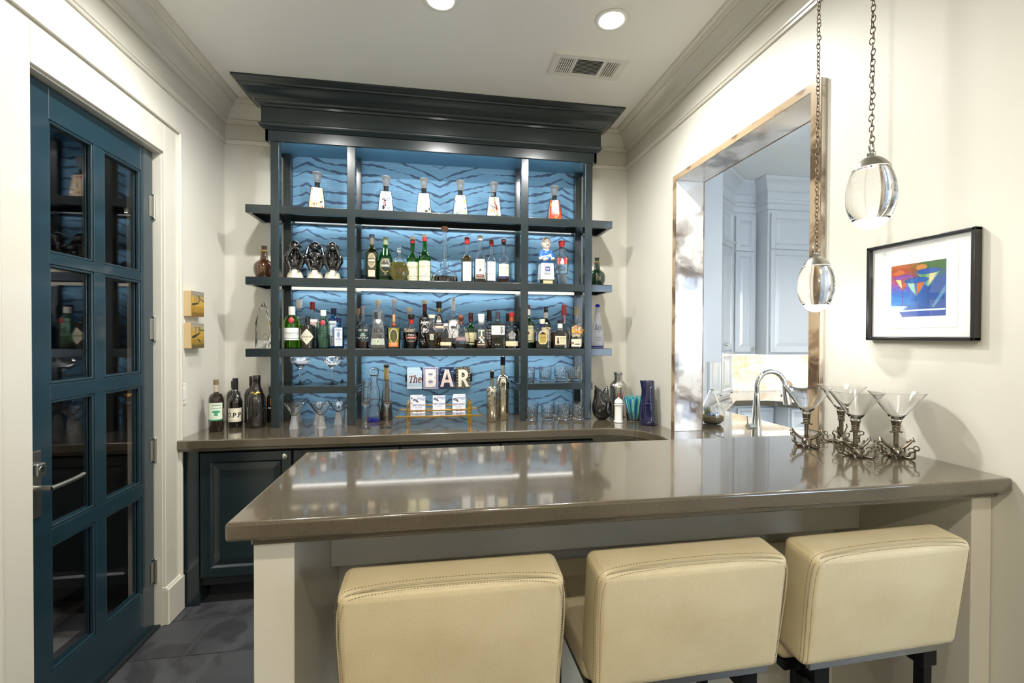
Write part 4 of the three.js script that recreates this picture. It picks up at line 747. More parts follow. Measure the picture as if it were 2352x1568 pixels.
P.paint1b = cell(170, 170, (c, w, h) => { const g = ['#98928a', '#b99f5c', '#bf9a3c', '#9c7a2e', '#5f5426']; for (let y = 0; y < h; y += 2) { const q = Math.min(3.99, y / h * 4.4), i = Math.min(3, Math.floor(q)); fill(c, g[i + (rnd() < q - i ? 1 : 0)] ?? g[4], 0, y, w, 2); } for (let i = 0; i < 320; i++) { c.globalAlpha = 0.25; fill(c, rnd() > 0.5 ? '#d8bc6a' : '#4f4a1c', rnd() * w, 30 + rnd() * h, rr(4, 22), 2); } c.globalAlpha = 1; poly(c, [[0, 100], [10, 86], [100, 66], [112, 72], [34, 100]], '#35322c'); poly(c, [[92, 40], [170, 44], [170, 52], [108, 48]], '#4d4a48'); for (const x of [46, 66, 88, 100, 112]) { fill(c, '#5a5148', x, 34, 6, 38); blob(c, x + 3, 30, 4, 6, '#4a423a'); } poly(c, [[76, 106], [92, 106], [122, 126], [112, 130], [84, 118]], '#40382f'); });

// ---- shelf one: six tapered clear bottles with printed pictures
const OUT18 = [[0, 0.92, 1], [0.008, 0.99, 1], [0.03, 1, 1], [0.16, 0.985, 1], [0.6, 0.7, 1], [0.615, 0.66, 1], [0.625, 0.5, 0.6], [0.632, 0.3, 0], [0.73, 0.3, 0]];
const cap18 = [['collar', 0.632, 0.735, 0.3, 0.3, M.blackCap], ['stopper', 0.735, 0.8, 0.4, 0.46, M.stopper, 'facet'], ['stopper', 0.8, 0.97, 0.42, 0.62, M.stopper, 'facet'], ['stopper', 0.97, 1, 0.62, 0.52, M.stopper, 'facet']];
[[0.612, 'first bottle from left on the top shelf, printed in cream, black and red'], [1.041, 'pale printed bottle second from left on the top shelf, grey white picture'], [1.286, 'white printed bottle third on the top shelf, black and gold marks'],
  [1.528, 'blue and yellow printed bottle on the top shelf'], [1.756, 'white bottle printed in red and yellow, fifth on top shelf'], [2.183, 'orange red printed bottle alone in right bay of top shelf']].forEach(([x, label], i) => bottle({
  name: 'decorated_bottle', label, x, y: S1, z: 0.15, h: 0.258, w: 0.104, out: OUT18, top: 0.73, sq: [7, 0.78], liq: [0.57, i === 5 ? L.gold : L.clear], caps: cap18, group: 'printed bottles on the top shelf',
  labels: [[0.05, 0.585, 0.74, art[i], M.printGloss]],
}));

// ---- shelf two
const flagon = [[0, 0.62], [0.01, 0.68], [0.06, 0.8], [0.2, 0.97], [0.33, 1], [0.42, 0.95], [0.5, 0.78], [0.545, 0.56], [0.58, 0.42], [0.62, 0.37], [0.72, 0.33], [0.8, 0.29], [0.81, 0.33], [0.84, 0.33], [0.85, 0.27], [1, 0.26]];
bottle({ name: 'ceramic_flagon', label: 'brown glazed round flagon at left end of second shelf', cat: 'flagon', x: 0.293, y: S2, z: 0.15, h: 0.21, w: 0.122, out: flagon, wall: 0, glass: M.brownGlaze, caps: [['collar', 0.8, 0.87, 0.33, 0.31, M.gold], ['stopper', 0.97, 1.0, 0.3, 0.29, M.blackCap]], labels: [[0.12, 0.42, 0.6, P.script, M.printClear]] });
bottle({ name: 'ceramic_flagon', label: 'dark green glazed round flagon at right end of second shelf', cat: 'flagon', x: 2.497, y: S2, z: 0.15, h: 0.205, w: 0.118, out: flagon, wall: 0, glass: M.greenGlaze, caps: [['collar', 0.8, 0.87, 0.33, 0.31, M.gold], ['stopper', 0.97, 1.0, 0.3, 0.29, M.blackCap]], labels: [[0.12, 0.42, 0.6, P.script, M.printClear]] });
bottle({ label: 'olive glass bottle with oval grey label, leftmost in second shelf middle bay', x: 0.951, y: S2, z: 0.15, h: 0.308, w: 0.076, out: OUT.tall(0.6, 0.76, 0.38, 0.9), sq: [4, 0.9], top: 0.985, glass: M.olive, liq: [0.68, L.olive], caps: [['capsule', 0.78, 0.93, 0.41, 0.4, std('#6f6960', 0.4)], ['cap', 0.93, 1, 0.44, 0.44, std('#33364a', 0.4)]], labels: [[0.08, 0.6, 0.62, P.fiddich15]] });
bottle({ label: 'green bottle tapering from broad base with round dark label', x: 1.036, y: S2, z: 0.125, h: 0.298, w: 0.116, out: [[0, 0.9, 1], [0.02, 1, 1], [0.38, 0.98, 1], [0.62, 0.62, 0.7], [0.78, 0.28, 0.2], [0.84, 0.25, 0], [1, 0.25, 0]], sq: [3, 0.8], top: 0.985, glass: M.green, wall: 0.003, liq: [0.5, drink('#4f9a48', 0.08)], caps: [['capsule', 0.83, 1, 0.29, 0.28, std('#8e9a78', 0.35)]], labels: [[0.12, 0.52, 0.6, P.fiddich12]] });
bottle({ name: 'decanter', label: 'teardrop decanter of golden liquor with ball stopper, second shelf', cat: 'decanter', x: 1.128, y: S2, z: 0.2, h: 0.241, w: 0.133, out: [[0, 0.5, 1], [0.01, 0.56, 1], [0.06, 0.76, 1], [0.16, 0.94, 1], [0.27, 1, 1], [0.4, 0.92, 1], [0.52, 0.68, 1], [0.6, 0.42, 0.7], [0.64, 0.27, 0.2], [0.68, 0.22, 0], [0.8, 0.22, 0]], sq: [2.2, 0.5], top: 0.8, wall: 0.004, liq: [0.52, L.gold], caps: [['collar', 0.77, 0.82, 0.27, 0.27, M.chrome], ['stopper', 0.82, 0.88, 0.19, 0.19, M.crystal, 'ball'], ['stopper', 0.87, 1, 0.25, 0.25, M.crystal, 'ball']], labels: [[0.18, 0.42, 0.5, P.xo, M.printClear]] });
const glen = { y: S2, out: OUT.tall(0.5, 0.68, 0.38), top: 0.985, glass: M.green, liq: [0.5, drink('#6fcf60', 0.12)], caps: [['capsule', 0.85, 0.93, 0.42, 0.41, M.red], ['cap', 0.93, 1, 0.43, 0.43, M.ceramic]], labels: [[0.03, 0.44, 1.05, P.glenlivet]] };
bottle({ ...glen, label: 'green whisky bottle with cream label, half behind the teardrop decanter', x: 1.211, z: 0.12, h: 0.312, w: 0.08 });
bottle({ ...glen, label: 'green whisky bottle with cream label, in front and right of its twin', x: 1.292, z: 0.15, h: 0.324, w: 0.083 });
bottle({ name: 'ship_decanter', label: 'broad based glass decanter with very long neck and wooden stopper', cat: 'decanter', x: 1.424, y: S2, z: 0.15, h: 0.379, w: 0.178, seg: 48, out: [[0, 0.9], [0.01, 0.97], [0.05, 1], [0.12, 0.97], [0.17, 0.86], [0.21, 0.66], [0.24, 0.42], [0.262, 0.3], [0.275, 0.27], [0.29, 0.32], [0.32, 0.36], [0.345, 0.31], [0.36, 0.26], [0.5, 0.21], [0.7, 0.165], [0.9, 0.14], [0.915, 0.165], [0.93, 0.165]], top: 0.93, wall: 0.003, liq: [0.11, L.dark], caps: [['stopper', 0.915, 0.95, 0.16, 0.17, M.cork], ['stopper', 0.945, 1, 0.28, 0.26, std('#d09a7a', 0.45)]], labels: [[0.03, 0.1, 0.35, P.xo, M.printClear]] });
const dew = { y: S2, out: OUT.tall(0.52, 0.66, 0.38), top: 0.985 };
bottle({ ...dew, label: 'whisky bottle with red cap, white label and plenty of amber liquor', x: 1.574, z: 0.15, h: 0.313, w: 0.08, liq: [0.6, L.gold], caps: [['cap', 0.86, 1, 0.42, 0.42, M.red]], labels: [[0.05, 0.46, 0.76, P.dewars]] });
bottle({ ...dew, label: 'nearly empty whisky bottle with white cap and cream label', x: 1.662, z: 0.16, h: 0.327, w: 0.084, liq: [0.14, L.gold], caps: [['cap', 0.9, 1, 0.38, 0.38, M.ceramic]], labels: [[0.1, 0.5, 0.8, P.dewars12]] });
bottle({ ...dew, label: 'nearly empty whisky bottle with red cap and white label', x: 1.744, z: 0.12, h: 0.31, w: 0.076, liq: [0.06, L.gold], caps: [['cap', 0.87, 1, 0.42, 0.42, M.red]], labels: [[0.08, 0.5, 0.78, P.dewars]] });
bottle({ ...dew, label: 'clear whisky bottle with a little amber and cream label, rightmost in middle bay', x: 1.826, z: 0.15, h: 0.31, w: 0.08, liq: [0.17, L.amber], caps: [['capsule', 0.87, 0.94, 0.36, 0.35, M.blackCap], ['cap', 0.94, 1, 0.46, 0.44, M.maroon]], labels: [[0.12, 0.44, 0.95, P.glenclear]] });
bottle({ name: 'decanter', label: 'stepped clear decanter with red printed stopper beside the bust figure', cat: 'decanter', x: 2.237, y: S2, z: 0.15, h: 0.314, w: 0.1, out: [[0, 0.62, 1], [0.01, 0.66, 1], [0.255, 0.69, 1], [0.27, 0.84, 1], [0.3, 0.9, 1], [0.62, 1, 1], [0.66, 0.9, 0.6], [0.675, 0.38, 0], [0.8, 0.4, 0]], sq: [4, 0.85], top: 0.8, wall: 0.004, liq: [0.36, L.clear], caps: [['collar', 0.78, 0.83, 0.46, 0.46, M.crystal], ['stopper', 0.83, 0.88, 0.38, 0.38, M.crystal, 'ball'], ['stopper', 0.87, 1, 0.36, 0.52, M.red]], labels: [[0.45, 0.62, 0.6, P.king, M.printClear]] });

// ---- shelf three, left to right
const s3 = (o) => bottle({ y: S3, ...o });
s3({ label: 'bright green gin bottle with white label and red seal, left end', x: 0.474, z: 0.205, h: 0.262, w: 0.094, out: OUT.dome(0.56, 0.78, 0.4), top: 0.985, glass: M.lime, liq: [0.66, drink('#a6e84e', 0.25)], caps: [['cap', 0.8, 1, 0.42, 0.42, std('#d9d6d0', 0.3)]], labels: [[0.2, 0.5, 1.1, P.tanq], [0.6, 0.76, 0.38, P.seal, M.printClear]] });
s3({ label: 'tall clear bottle with white cap behind the bright green gin', x: 0.489, z: 0.1, h: 0.315, w: 0.085, out: OUT.tall(0.62, 0.8, 0.36), top: 0.985, liq: [0.4, L.clear], caps: [['cap', 0.83, 1, 0.42, 0.42, M.white]] });
s3({ label: 'squat black gin bottle with diamond label, before the red capped bottle', x: 0.568, z: 0.21, h: 0.189, w: 0.092, out: OUT.dome(0.72, 0.82, 0.34), top: 0.99, wall: 0, glass: M.darkGlass, caps: [['cap', 0.83, 1, 0.34, 0.34, M.blackCap]], labels: [[0.12, 0.66, 0.95, P.hend, M.printClear]] });
s3({ label: 'clear square shouldered gin bottle with red cap behind black bottle', x: 0.57, z: 0.1, h: 0.301, w: 0.086, out: OUT.tall(0.6, 0.78, 0.3, 0.9), sq: [6, 0.85], top: 0.985, liq: [0.3, L.clear], caps: [['cap', 0.83, 1, 0.36, 0.36, M.red]], labels: [[0.45, 0.62, 0.7, P.beef]] });
s3({ label: 'pale green gin bottle with red seal and white cap', x: 0.66, z: 0.2, h: 0.243, w: 0.082, out: OUT.dome(0.6, 0.78, 0.4), top: 0.985, glass: M.paleGreen, liq: [0.36, drink('#b5ecca', 0.25)], caps: [['cap', 0.85, 1, 0.42, 0.42, M.white]], labels: [[0.34, 0.52, 0.9, P.rang, M.printClear], [0.6, 0.74, 0.42, P.seal, M.printClear]] });
s3({ label: 'taller blue gin bottle with dark cap beside the last left bay post', x: 0.706, z: 0.12, h: 0.26, w: 0.066, out: OUT.tall(0.68, 0.83, 0.42, 1), sq: [6, 0.85], top: 0.985, glass: M.sapphire, liq: [0.12, drink('#6fbcf2', 0.2)], caps: [['cap', 0.86, 1, 0.52, 0.52, M.darkBlue]], labels: [[0.06, 0.68, 0.7, P.bomb]] });
s3({ label: 'short blue gin bottle in front of the taller blue one', x: 0.754, z: 0.2, h: 0.194, w: 0.06, out: OUT.tall(0.66, 0.8, 0.42, 1), sq: [6, 0.85], top: 0.985, glass: M.sapphire, liq: [0.2, drink('#6fbcf2', 0.2)], caps: [['cap', 0.85, 1, 0.48, 0.48, M.darkBlue]], labels: [[0.08, 0.68, 0.68, P.bomb]] });
s3({ label: 'clear bottle with large cork stopper half behind second post', x: 0.853, z: 0.1, h: 0.262, w: 0.072, out: OUT.tall(0.55, 0.72, 0.4), top: 0.86, liq: [0.2, L.pale], caps: [['stopper', 0.85, 1, 0.46, 0.46, M.cork]] });
s3({ label: 'clear tequila bottle with black label and amber liquor, left of 1800 bottle', x: 0.905, z: 0.205, h: 0.272, w: 0.078, out: OUT.tall(0.5, 0.66, 0.3), top: 0.985, liq: [0.16, L.amber], caps: [['cap', 0.95, 1, 0.34, 0.34, std('#6d6a74', 0.35)]], labels: [[0.22, 0.47, 1.05, P.casa]] });
s3({ label: 'frosted bottle with cream knob stopper behind the 1800 bottle', x: 0.984, z: 0.085, h: 0.321, w: 0.082, out: OUT.dome(0.68, 0.8, 0.34), top: 0.9, glass: M.frosted, liq: [0.45, L.pale], caps: [['stopper', 0.86, 0.93, 0.3, 0.36, M.ceramic], ['stopper', 0.92, 1, 0.44, 0.5, M.cream]] });
s3({ name: 'tapered_bottle', label: 'tapered clear bottle marked 1800 with silver stopper', x: 0.998, z: 0.205, h: 0.236, w: 0.106, out: [[0, 0.92, 1], [0.01, 0.99, 1], [0.03, 1, 1], [0.64, 0.72, 1], [0.66, 0.66, 0.9], [0.675, 0.36, 0.2], [0.76, 0.34, 0]], top: 0.76, sq: [7, 0.78], liq: [0.55, L.clear], caps: [['collar', 0.68, 0.8, 0.35, 0.35, M.white], ['stopper', 0.8, 1, 0.42, 0.52, M.steel, 'facet']], labels: [[0.06, 0.6, 0.74, P.n1800, M.printClear]] });
s3({ label: 'tall domed clear bottle behind the square golden tequila', x: 1.088, z: 0.085, h: 0.328, w: 0.082, out: OUT.dome(0.42, 0.68, 0.34), top: 0.94, liq: [0.3, L.clear], caps: [['stopper', 0.66, 1, 0.24, 0.42, M.frosted], ['stopper', 0.94, 1, 0.43, 0.45, M.ceramic]] });
s3({ label: 'square golden tequila bottle with horseshoe label', x: 1.097, z: 0.205, h: 0.22, w: 0.092, out: [[0, 0.84, 1], [0.02, 0.88, 1], [0.62, 1, 1], [0.64, 0.9, 1], [0.655, 0.4, 0.3], [0.67, 0.26, 0], [0.8, 0.24, 0]], sq: [9, 0.9], top: 0.8, liq: [0.6, L.olive], caps: [['stopper', 0.78, 1, 0.2, 0.2, M.cork], ['collar', 0.67, 0.74, 0.3, 0.28, M.copper]], labels: [[0.05, 0.6, 0.62, P.herr, M.printGloss]] });
s3({ label: 'clear bottle with white stopper behind the dark squat bottle', x: 1.188, z: 0.1, h: 0.272, w: 0.075, out: OUT.tall(0.5, 0.7, 0.36), top: 0.9, liq: [0.3, L.pale], caps: [['stopper', 0.72, 0.9, 0.4, 0.44, M.frosted], ['cap', 0.9, 1, 0.52, 0.54, M.cream]], labels: [[0.25, 0.48, 0.9, P.creamLow]] });
s3({ label: 'dark squat urn shaped bottle with black stopper and red band', x: 1.208, z: 0.205, h: 0.222, w: 0.108, out: [[0, 0.62], [0.02, 0.66], [0.2, 0.82], [0.4, 0.98], [0.49, 1], [0.505, 0.9], [0.56, 0.58], [0.63, 0.36], [0.72, 0.28], [0.86, 0.27]], top: 0.86, glass: M.glass, liq: [0.48, drink('#2a0e08', 0.012)], caps: [['band', 0.72, 0.85, 0.3, 0.3, M.red], ['stopper', 0.85, 0.93, 0.32, 0.4, M.blackCap], ['stopper', 0.93, 1, 0.4, 0.4, M.blackCap]], labels: [[0.16, 0.46, 0.75, P.tres, M.printClear]] });
s3({ label: 'tall black bottle with white script and cream stopper', x: 1.292, z: 0.105, h: 0.324, w: 0.075, out: OUT.tall(0.58, 0.74, 0.36), top: 0.92, wall: 0, glass: std('#232127', 0.45), caps: [['capsule', 0.76, 0.92, 0.38, 0.38, M.maroon], ['stopper', 0.92, 1, 0.5, 0.52, M.cream]], labels: [[0.04, 0.6, 0.95, P.black]] });
s3({ label: 'squat pale golden urn shaped bottle with cream stopper', x: 1.34, z: 0.22, h: 0.22, w: 0.106, out: [[0, 0.62], [0.02, 0.66], [0.2, 0.82], [0.4, 0.97], [0.5, 1], [0.56, 0.6], [0.66, 0.36], [0.76, 0.3], [0.92, 0.32], [0.97, 0.4]], top: 0.97, liq: [0.47, L.gold], caps: [['stopper', 0.9, 1, 0.38, 0.43, M.cream]], labels: [[0.1, 0.46, 0.8, P.yellow, M.printClear]] });
s3({ label: 'clear bottle with black cap, black label and red letter T', x: 1.387, z: 0.085, h: 0.318, w: 0.095, out: OUT.tall(0.44, 0.78, 0.3), top: 0.985, liq: [0.35, L.pale], caps: [['capsule', 0.78, 0.86, 0.33, 0.32, M.gold], ['cap', 0.86, 1, 0.38, 0.4, M.blackCap]], labels: [[0.42, 0.72, 0.8, P.tBlack]] });
s3({ label: 'small clear bottle with hollow teardrop window and amber liquor', x: 1.432, z: 0.215, h: 0.164, w: 0.086, out: [[0, 0.9, 1], [0.02, 0.98, 1], [0.4, 1, 1], [0.6, 0.8, 1], [0.78, 0.42, 0.6], [0.84, 0.3, 0], [0.94, 0.3, 0]], sq: [4, 0.7], top: 0.94, liq: [0.42, L.amber], caps: [['cap', 0.9, 1, 0.34, 0.36, M.white]], labels: [[0.12, 0.26, 0.75, P.creamLow]] });
s3({ label: 'clear bottle with very long white neck and horse label', x: 1.486, z: 0.08, h: 0.344, w: 0.078, out: OUT.dome(0.56, 0.74, 0.34), top: 0.98, liq: [0.25, L.clear], caps: [['capsule', 0.74, 0.96, 0.34, 0.36, M.white], ['cap', 0.96, 1, 0.4, 0.42, M.white]], labels: [[0.2, 0.56, 0.95, P.horse]] });
s3({ label: 'round flattened clear bottle with brown ball stopper and plum label', x: 1.53, z: 0.21, h: 0.225, w: 0.12, out: [[0, 0.7, 1], [0.02, 0.78, 1], [0.12, 0.95, 1], [0.24, 1, 1], [0.4, 0.96, 1], [0.55, 0.72, 0.8], [0.64, 0.4, 0.3], [0.68, 0.26, 0], [0.8, 0.25, 0]], sq: [2.2, 0.55], top: 0.8, liq: [0.14, L.dark], caps: [['collar', 0.7, 0.8, 0.27, 0.28, M.brownBall], ['stopper', 0.8, 1, 0.34, 0.34, M.brownBall, 'ball']], labels: [[0.22, 0.34, 0.6, P.plum]] });
s3({ label: 'green wine shaped bottle with red capsule and cream label', x: 1.604, z: 0.11, h: 0.242, w: 0.088, out: OUT.tall(0.5, 0.72, 0.34), top: 0.985, wall: 0, glass: M.darkGreen, caps: [['capsule', 0.76, 1, 0.36, 0.38, M.maroon]], labels: [[0.1, 0.44, 1.0, P.wine]] });
s3({ label: 'clear whiskey bottle with big cream letters TX and white cap', x: 1.667, z: 0.21, h: 0.23, w: 0.099, out: OUT.dome(0.5, 0.7, 0.4), top: 0.985, liq: [0.25, L.amber], caps: [['capsule', 0.72, 0.94, 0.38, 0.44, M.white], ['cap', 0.94, 1, 0.46, 0.46, M.white]], labels: [[0.08, 0.56, 0.85, P.tx, M.printClear]] });
s3({ label: 'black labelled square bottle behind the olive square whisky', x: 1.735, z: 0.085, h: 0.266, w: 0.078, out: OUT.tall(0.56, 0.7, 0.36, 1), sq: [7, 1], top: 0.985, liq: [0.45, L.dark], caps: [['capsule', 0.7, 0.88, 0.46, 0.42, M.blackCap], ['cap', 0.88, 1, 0.42, 0.42, M.blackCap]], labels: [[0.06, 0.52, 0.72, P.jd]] });
s3({ label: 'square olive whisky bottle with white label and brush character', x: 1.78, z: 0.2, h: 0.247, w: 0.097, out: [[0, 0.94, 1], [0.015, 1, 1], [0.7, 1, 1], [0.72, 0.92, 1], [0.735, 0.5, 0.4], [0.75, 0.32, 0], [0.83, 0.3, 0]], sq: [9, 0.75], top: 0.83, liq: [0.66, L.olive], caps: [['cap', 0.8, 1, 0.33, 0.33, std('#3a3844', 0.4)]], labels: [[0.37, 0.62, 0.76, P.ki]] });
s3({ label: 'clear bottle with black cap behind round whiskey, beside third post', x: 1.868, z: 0.085, h: 0.244, w: 0.076, out: OUT.tall(0.52, 0.7, 0.36, 0.8), sq: [5, 0.9], top: 0.985, liq: [0.3, L.pale], caps: [['cap', 0.76, 1, 0.38, 0.38, M.blackCap]] });
s3({ label: 'rounded clear whiskey bottle with red cap and cream low label', x: 1.874, z: 0.205, h: 0.241, w: 0.106, out: OUT.dome(0.42, 0.64, 0.3), top: 0.95, liq: [0.13, L.amber], caps: [['capsule', 0.76, 0.9, 0.32, 0.31, M.copper], ['cap', 0.9, 1, 0.36, 0.36, M.red]], labels: [[0.07, 0.2, 0.85, P.creamLow], [0.26, 0.46, 0.7, P.four, M.printClear]] });
s3({ label: 'green whiskey bottle with cream label half hidden by third post', x: 1.994, z: 0.17, h: 0.298, w: 0.08, out: OUT.tall(0.58, 0.74, 0.36), top: 0.985, wall: 0, glass: M.darkGreen, caps: [['capsule', 0.76, 0.9, 0.4, 0.38, M.ceramic], ['cap', 0.9, 1, 0.4, 0.4, M.maroon]], labels: [[0.14, 0.52, 1.05, P.jam]] });
s3({ label: 'empty clear bottle standing behind the green cream labelled whiskey', x: 2.03, z: 0.06, h: 0.262, w: 0.07, out: OUT.tall(0.55, 0.7, 0.34), top: 0.97, liq: [0.2, L.pale], caps: [['cap', 0.95, 1, 0.36, 0.36, M.steel]] });
s3({ label: 'squat cut glass whisky bottle with gold crest label', x: 2.086, z: 0.21, h: 0.199, w: 0.128, out: OUT.dome(0.5, 0.72, 0.24, 0.8), sq: [3, 0.65], top: 0.9, liq: [0.25, L.dark], caps: [['stopper', 0.74, 0.84, 0.26, 0.26, M.darkBlue], ['cap', 0.84, 1, 0.27, 0.32, M.cream]], labels: [[0.13, 0.6, 0.55, P.crown, M.printClear]] });
s3({ label: 'dark green bottle with black cap behind the gold crest bottle', x: 2.14, z: 0.09, h: 0.293, w: 0.075, out: OUT.tall(0.56, 0.72, 0.36), top: 0.985, wall: 0, glass: M.darkGreen, caps: [['capsule', 0.72, 0.86, 0.42, 0.38, M.ceramic], ['cap', 0.86, 1, 0.4, 0.4, M.blackCap]], labels: [[0.1, 0.5, 1.0, P.creamLow]] });
s3({ label: 'clear bottle with dripping red wax neck behind the rum', x: 2.272, z: 0.09, h: 0.307, w: 0.1, out: OUT.dome(0.36, 0.56, 0.36), top: 0.985, liq: [0.2, L.amber], caps: [['wax', 0.76, 0.93, 0.4, 0.36, M.redWax], ['wax', 0.93, 1, 0.37, 0.36, M.redWax], ['wax_drip', 0.58, 0.78, 0.2, 0.24, M.redWax]] });
s3({ label: 'broad shouldered dark rum bottle with cream captain label', x: 2.213, z: 0.205, h: 0.194, w: 0.134, out: OUT.dome(0.5, 0.66, 0.25, 0.6), sq: [3, 0.6], top: 0.93, liq: [0.58, L.rum], caps: [['cap', 0.88, 1, 0.26, 0.27, M.blackCap], ['collar', 0.72, 0.88, 0.26, 0.25, M.ceramic]], labels: [[0.12, 0.44, 0.55, P.capt]] });
s3({ label: 'clear bottle with tan cap behind the ribboned rum, by last post', x: 2.365, z: 0.09, h: 0.293, w: 0.085, out: OUT.tall(0.52, 0.74, 0.34), top: 0.985, liq: [0.25, L.pale], caps: [['cap', 0.8, 1, 0.36, 0.36, M.tan]], labels: [[0.28, 0.52, 0.95, P.creamLow]] });
{
  const t = s3({ label: 'squat clear rum bottle with orange ribbon and cream label', x: 2.325, z: 0.21, h: 0.16, w: 0.1, out: OUT.dome(0.42, 0.66, 0.3, 0.5), sq: [3, 0.75], top: 0.9, liq: [0.2, L.gold], caps: [['stopper', 0.84, 1, 0.3, 0.34, M.cork]], labels: [[0.08, 0.4, 0.7, P.pyrat]] });
  const rib = (p, q, r, s, k) => { const g = new THREE.PlaneGeometry(1, 1, 10, 3), a = g.attributes.position; for (let i = 0; i < a.count; i++) { const u = a.getX(i) + 0.5, v = a.getY(i) + 0.5; const x = lerp(p[0], q[0], u), y = lerp(p[1], q[1], u) + (v - 0.5) * lerp(r, s, u); a.setXYZ(i, x, y + 0.003 * Math.sin(u * 7), 0.03 + k * Math.sin(u * Math.PI) + 0.004 * Math.sin(v * 5 + u * 6)); } g.computeVertexNormals(); return g; };
  part('ribbon', merge(rib([-0.03, 0.125], [0.012, 0.108], 0.03, 0.012, 0.012), rib([0.01, 0.108], [0.055, 0.13], 0.01, 0.024, 0.01)), new THREE.MeshStandardMaterial({ color: '#e59a2c', roughness: 0.5, side: THREE.DoubleSide }), t);
}
bottle({ name: 'teardrop_bottle', label: 'frosted teardrop vodka bottle with blue base and blue ball stopper', x: 2.503, y: S3, z: 0.15, h: 0.314, w: 0.096, out: [[0, 0.84], [0.012, 0.93], [0.08, 0.99], [0.2, 1], [0.34, 0.9], [0.52, 0.66], [0.7, 0.44], [0.84, 0.34], [0.92, 0.32]], top: 0.92, glass: M.frosted, liq: [0.055, L.clear], caps: [['blue_base', 0.001, 0.055, 0.88, 1.0, M.cobalt], ['stopper', 0.915, 1, 0.38, 0.38, M.cobalt, 'ball']], labels: [[0.12, 0.58, 0.85, P.rain, M.printClear]] });

// ---- on the back counter
bottle({ name: 'wine_bottle', label: 'dark wine bottle with pale green tree label, nearest the left wall', cat: 'wine bottle', x: 0.1, y: H, z: 0.35, h: 0.301, w: 0.077, out: OUT.dome(0.6, 0.74, 0.34), top: 0.985, wall: 0, glass: phy({ color: '#241a12', roughness: 0.06, clearcoat: 1, clearcoatRoughness: 0.02 }), caps: [['neck_glass', 0.76, 0.9, 0.36, 0.36, phy({ color: '#b9ac98', roughness: 0.08, clearcoat: 1 })], ['cork', 0.9, 1, 0.34, 0.34, std('#7d6c4a', 0.6)]], labels: [[0.22, 0.56, 1.05, P.tree]] });
bottle({ name: 'wine_bottle', label: 'dark wine bottle with cream OPP label beside the green labelled one', cat: 'wine bottle', x: 0.155, y: H, z: 0.23, h: 0.298, w: 0.078, out: OUT.tall(0.5, 0.72, 0.36), top: 0.985, wall: 0, glass: M.darkGlass, caps: [['capsule', 0.76, 1, 0.4, 0.4, M.blackCap], ['foil_ring', 0.745, 0.765, 0.42, 0.42, M.steel]], labels: [[0.12, 0.4, 1.1, P.opp]] });
bottle({ name: 'wine_bottle', label: 'plain dark bottle in the corner behind the OPP bottle', cat: 'wine bottle', x: 0.09, y: H, z: 0.09, h: 0.27, w: 0.082, out: OUT.dome(0.62, 0.78, 0.34), top: 0.985, wall: 0, glass: M.darkGlass, caps: [['capsule', 0.84, 1, 0.36, 0.36, M.blackCap]] });
{
  const t = bottle({ name: 'embossed_bottle', label: 'big black embossed bottle with gold specks left of shelf unit', x: 0.283, y: H, z: 0.25, h: 0.317, w: 0.104, out: [[0, 0.88], [0.01, 0.95], [0.04, 1], [0.48, 1], [0.56, 0.94], [0.66, 0.72], [0.76, 0.52], [0.88, 0.42], [0.9, 0.46], [0.97, 0.46], [1, 0.42]], wall: 0, glass: phy({ color: '#171411', roughness: 0.16, clearcoat: 1, clearcoatRoughness: 0.06 }) });
  const em = []; for (const y of [0.02, 0.036, 0.14, 0.152]) em.push(new THREE.TorusGeometry(0.0522, 0.0016, 8, 40).rotateX(Math.PI / 2).translate(0, y, 0));
  for (let i = 0; i < 12; i++) { const a = -0.7 + 1.4 * (i % 6) / 5; em.push(tube([[0.053 * Math.sin(a), 0.05 + (i > 5) * 0.04, 0.053 * Math.cos(a)], [0.0535 * Math.sin(a + 0.16), 0.07 + (i > 5) * 0.04 + 0.01 * (i % 2), 0.0535 * Math.cos(a + 0.16)], [0.053 * Math.sin(a + 0.05), 0.09 + (i > 5) * 0.03, 0.053 * Math.cos(a + 0.05)]], 0.0018, 10, 6)); }
  part('embossing', merge(em), M.darkGlass, t);
  for (const [a, y] of [[-0.35, 0.214], [0, 0.206], [0.35, 0.214]]) { const g = new THREE.OctahedronGeometry(0.011, 0).scale(1.2, 0.7, 0.25).translate(0, 0, 0.0005); const p = part('gold_mark', g, M.gold, t); p.position.set(0.0445 * Math.sin(a), y, 0.0445 * Math.cos(a)); p.rotation.y = a; p.rotation.x = -0.25; }
}
bottle({ name: 'wine_bottle', label: 'plain black bottle behind the embossed bottle, against the wall', cat: 'wine bottle', x: 0.21, y: H, z: 0.12, h: 0.3, w: 0.085, out: OUT.dome(0.6, 0.76, 0.36), top: 0.985, wall: 0, glass: M.darkGlass, caps: [['capsule', 0.8, 1, 0.38, 0.38, M.blackCap]] });
bottle({ label: 'dark bottle with orange letter label half hidden by first post', x: 0.33, y: H, z: 0.09, h: 0.24, w: 0.085, out: OUT.dome(0.62, 0.8, 0.34), top: 0.985, wall: 0, glass: M.darkGlass, caps: [['capsule', 0.84, 1, 0.36, 0.36, M.blackCap]], labels: [[0.36, 0.72, 0.8, P.orangeN]] });
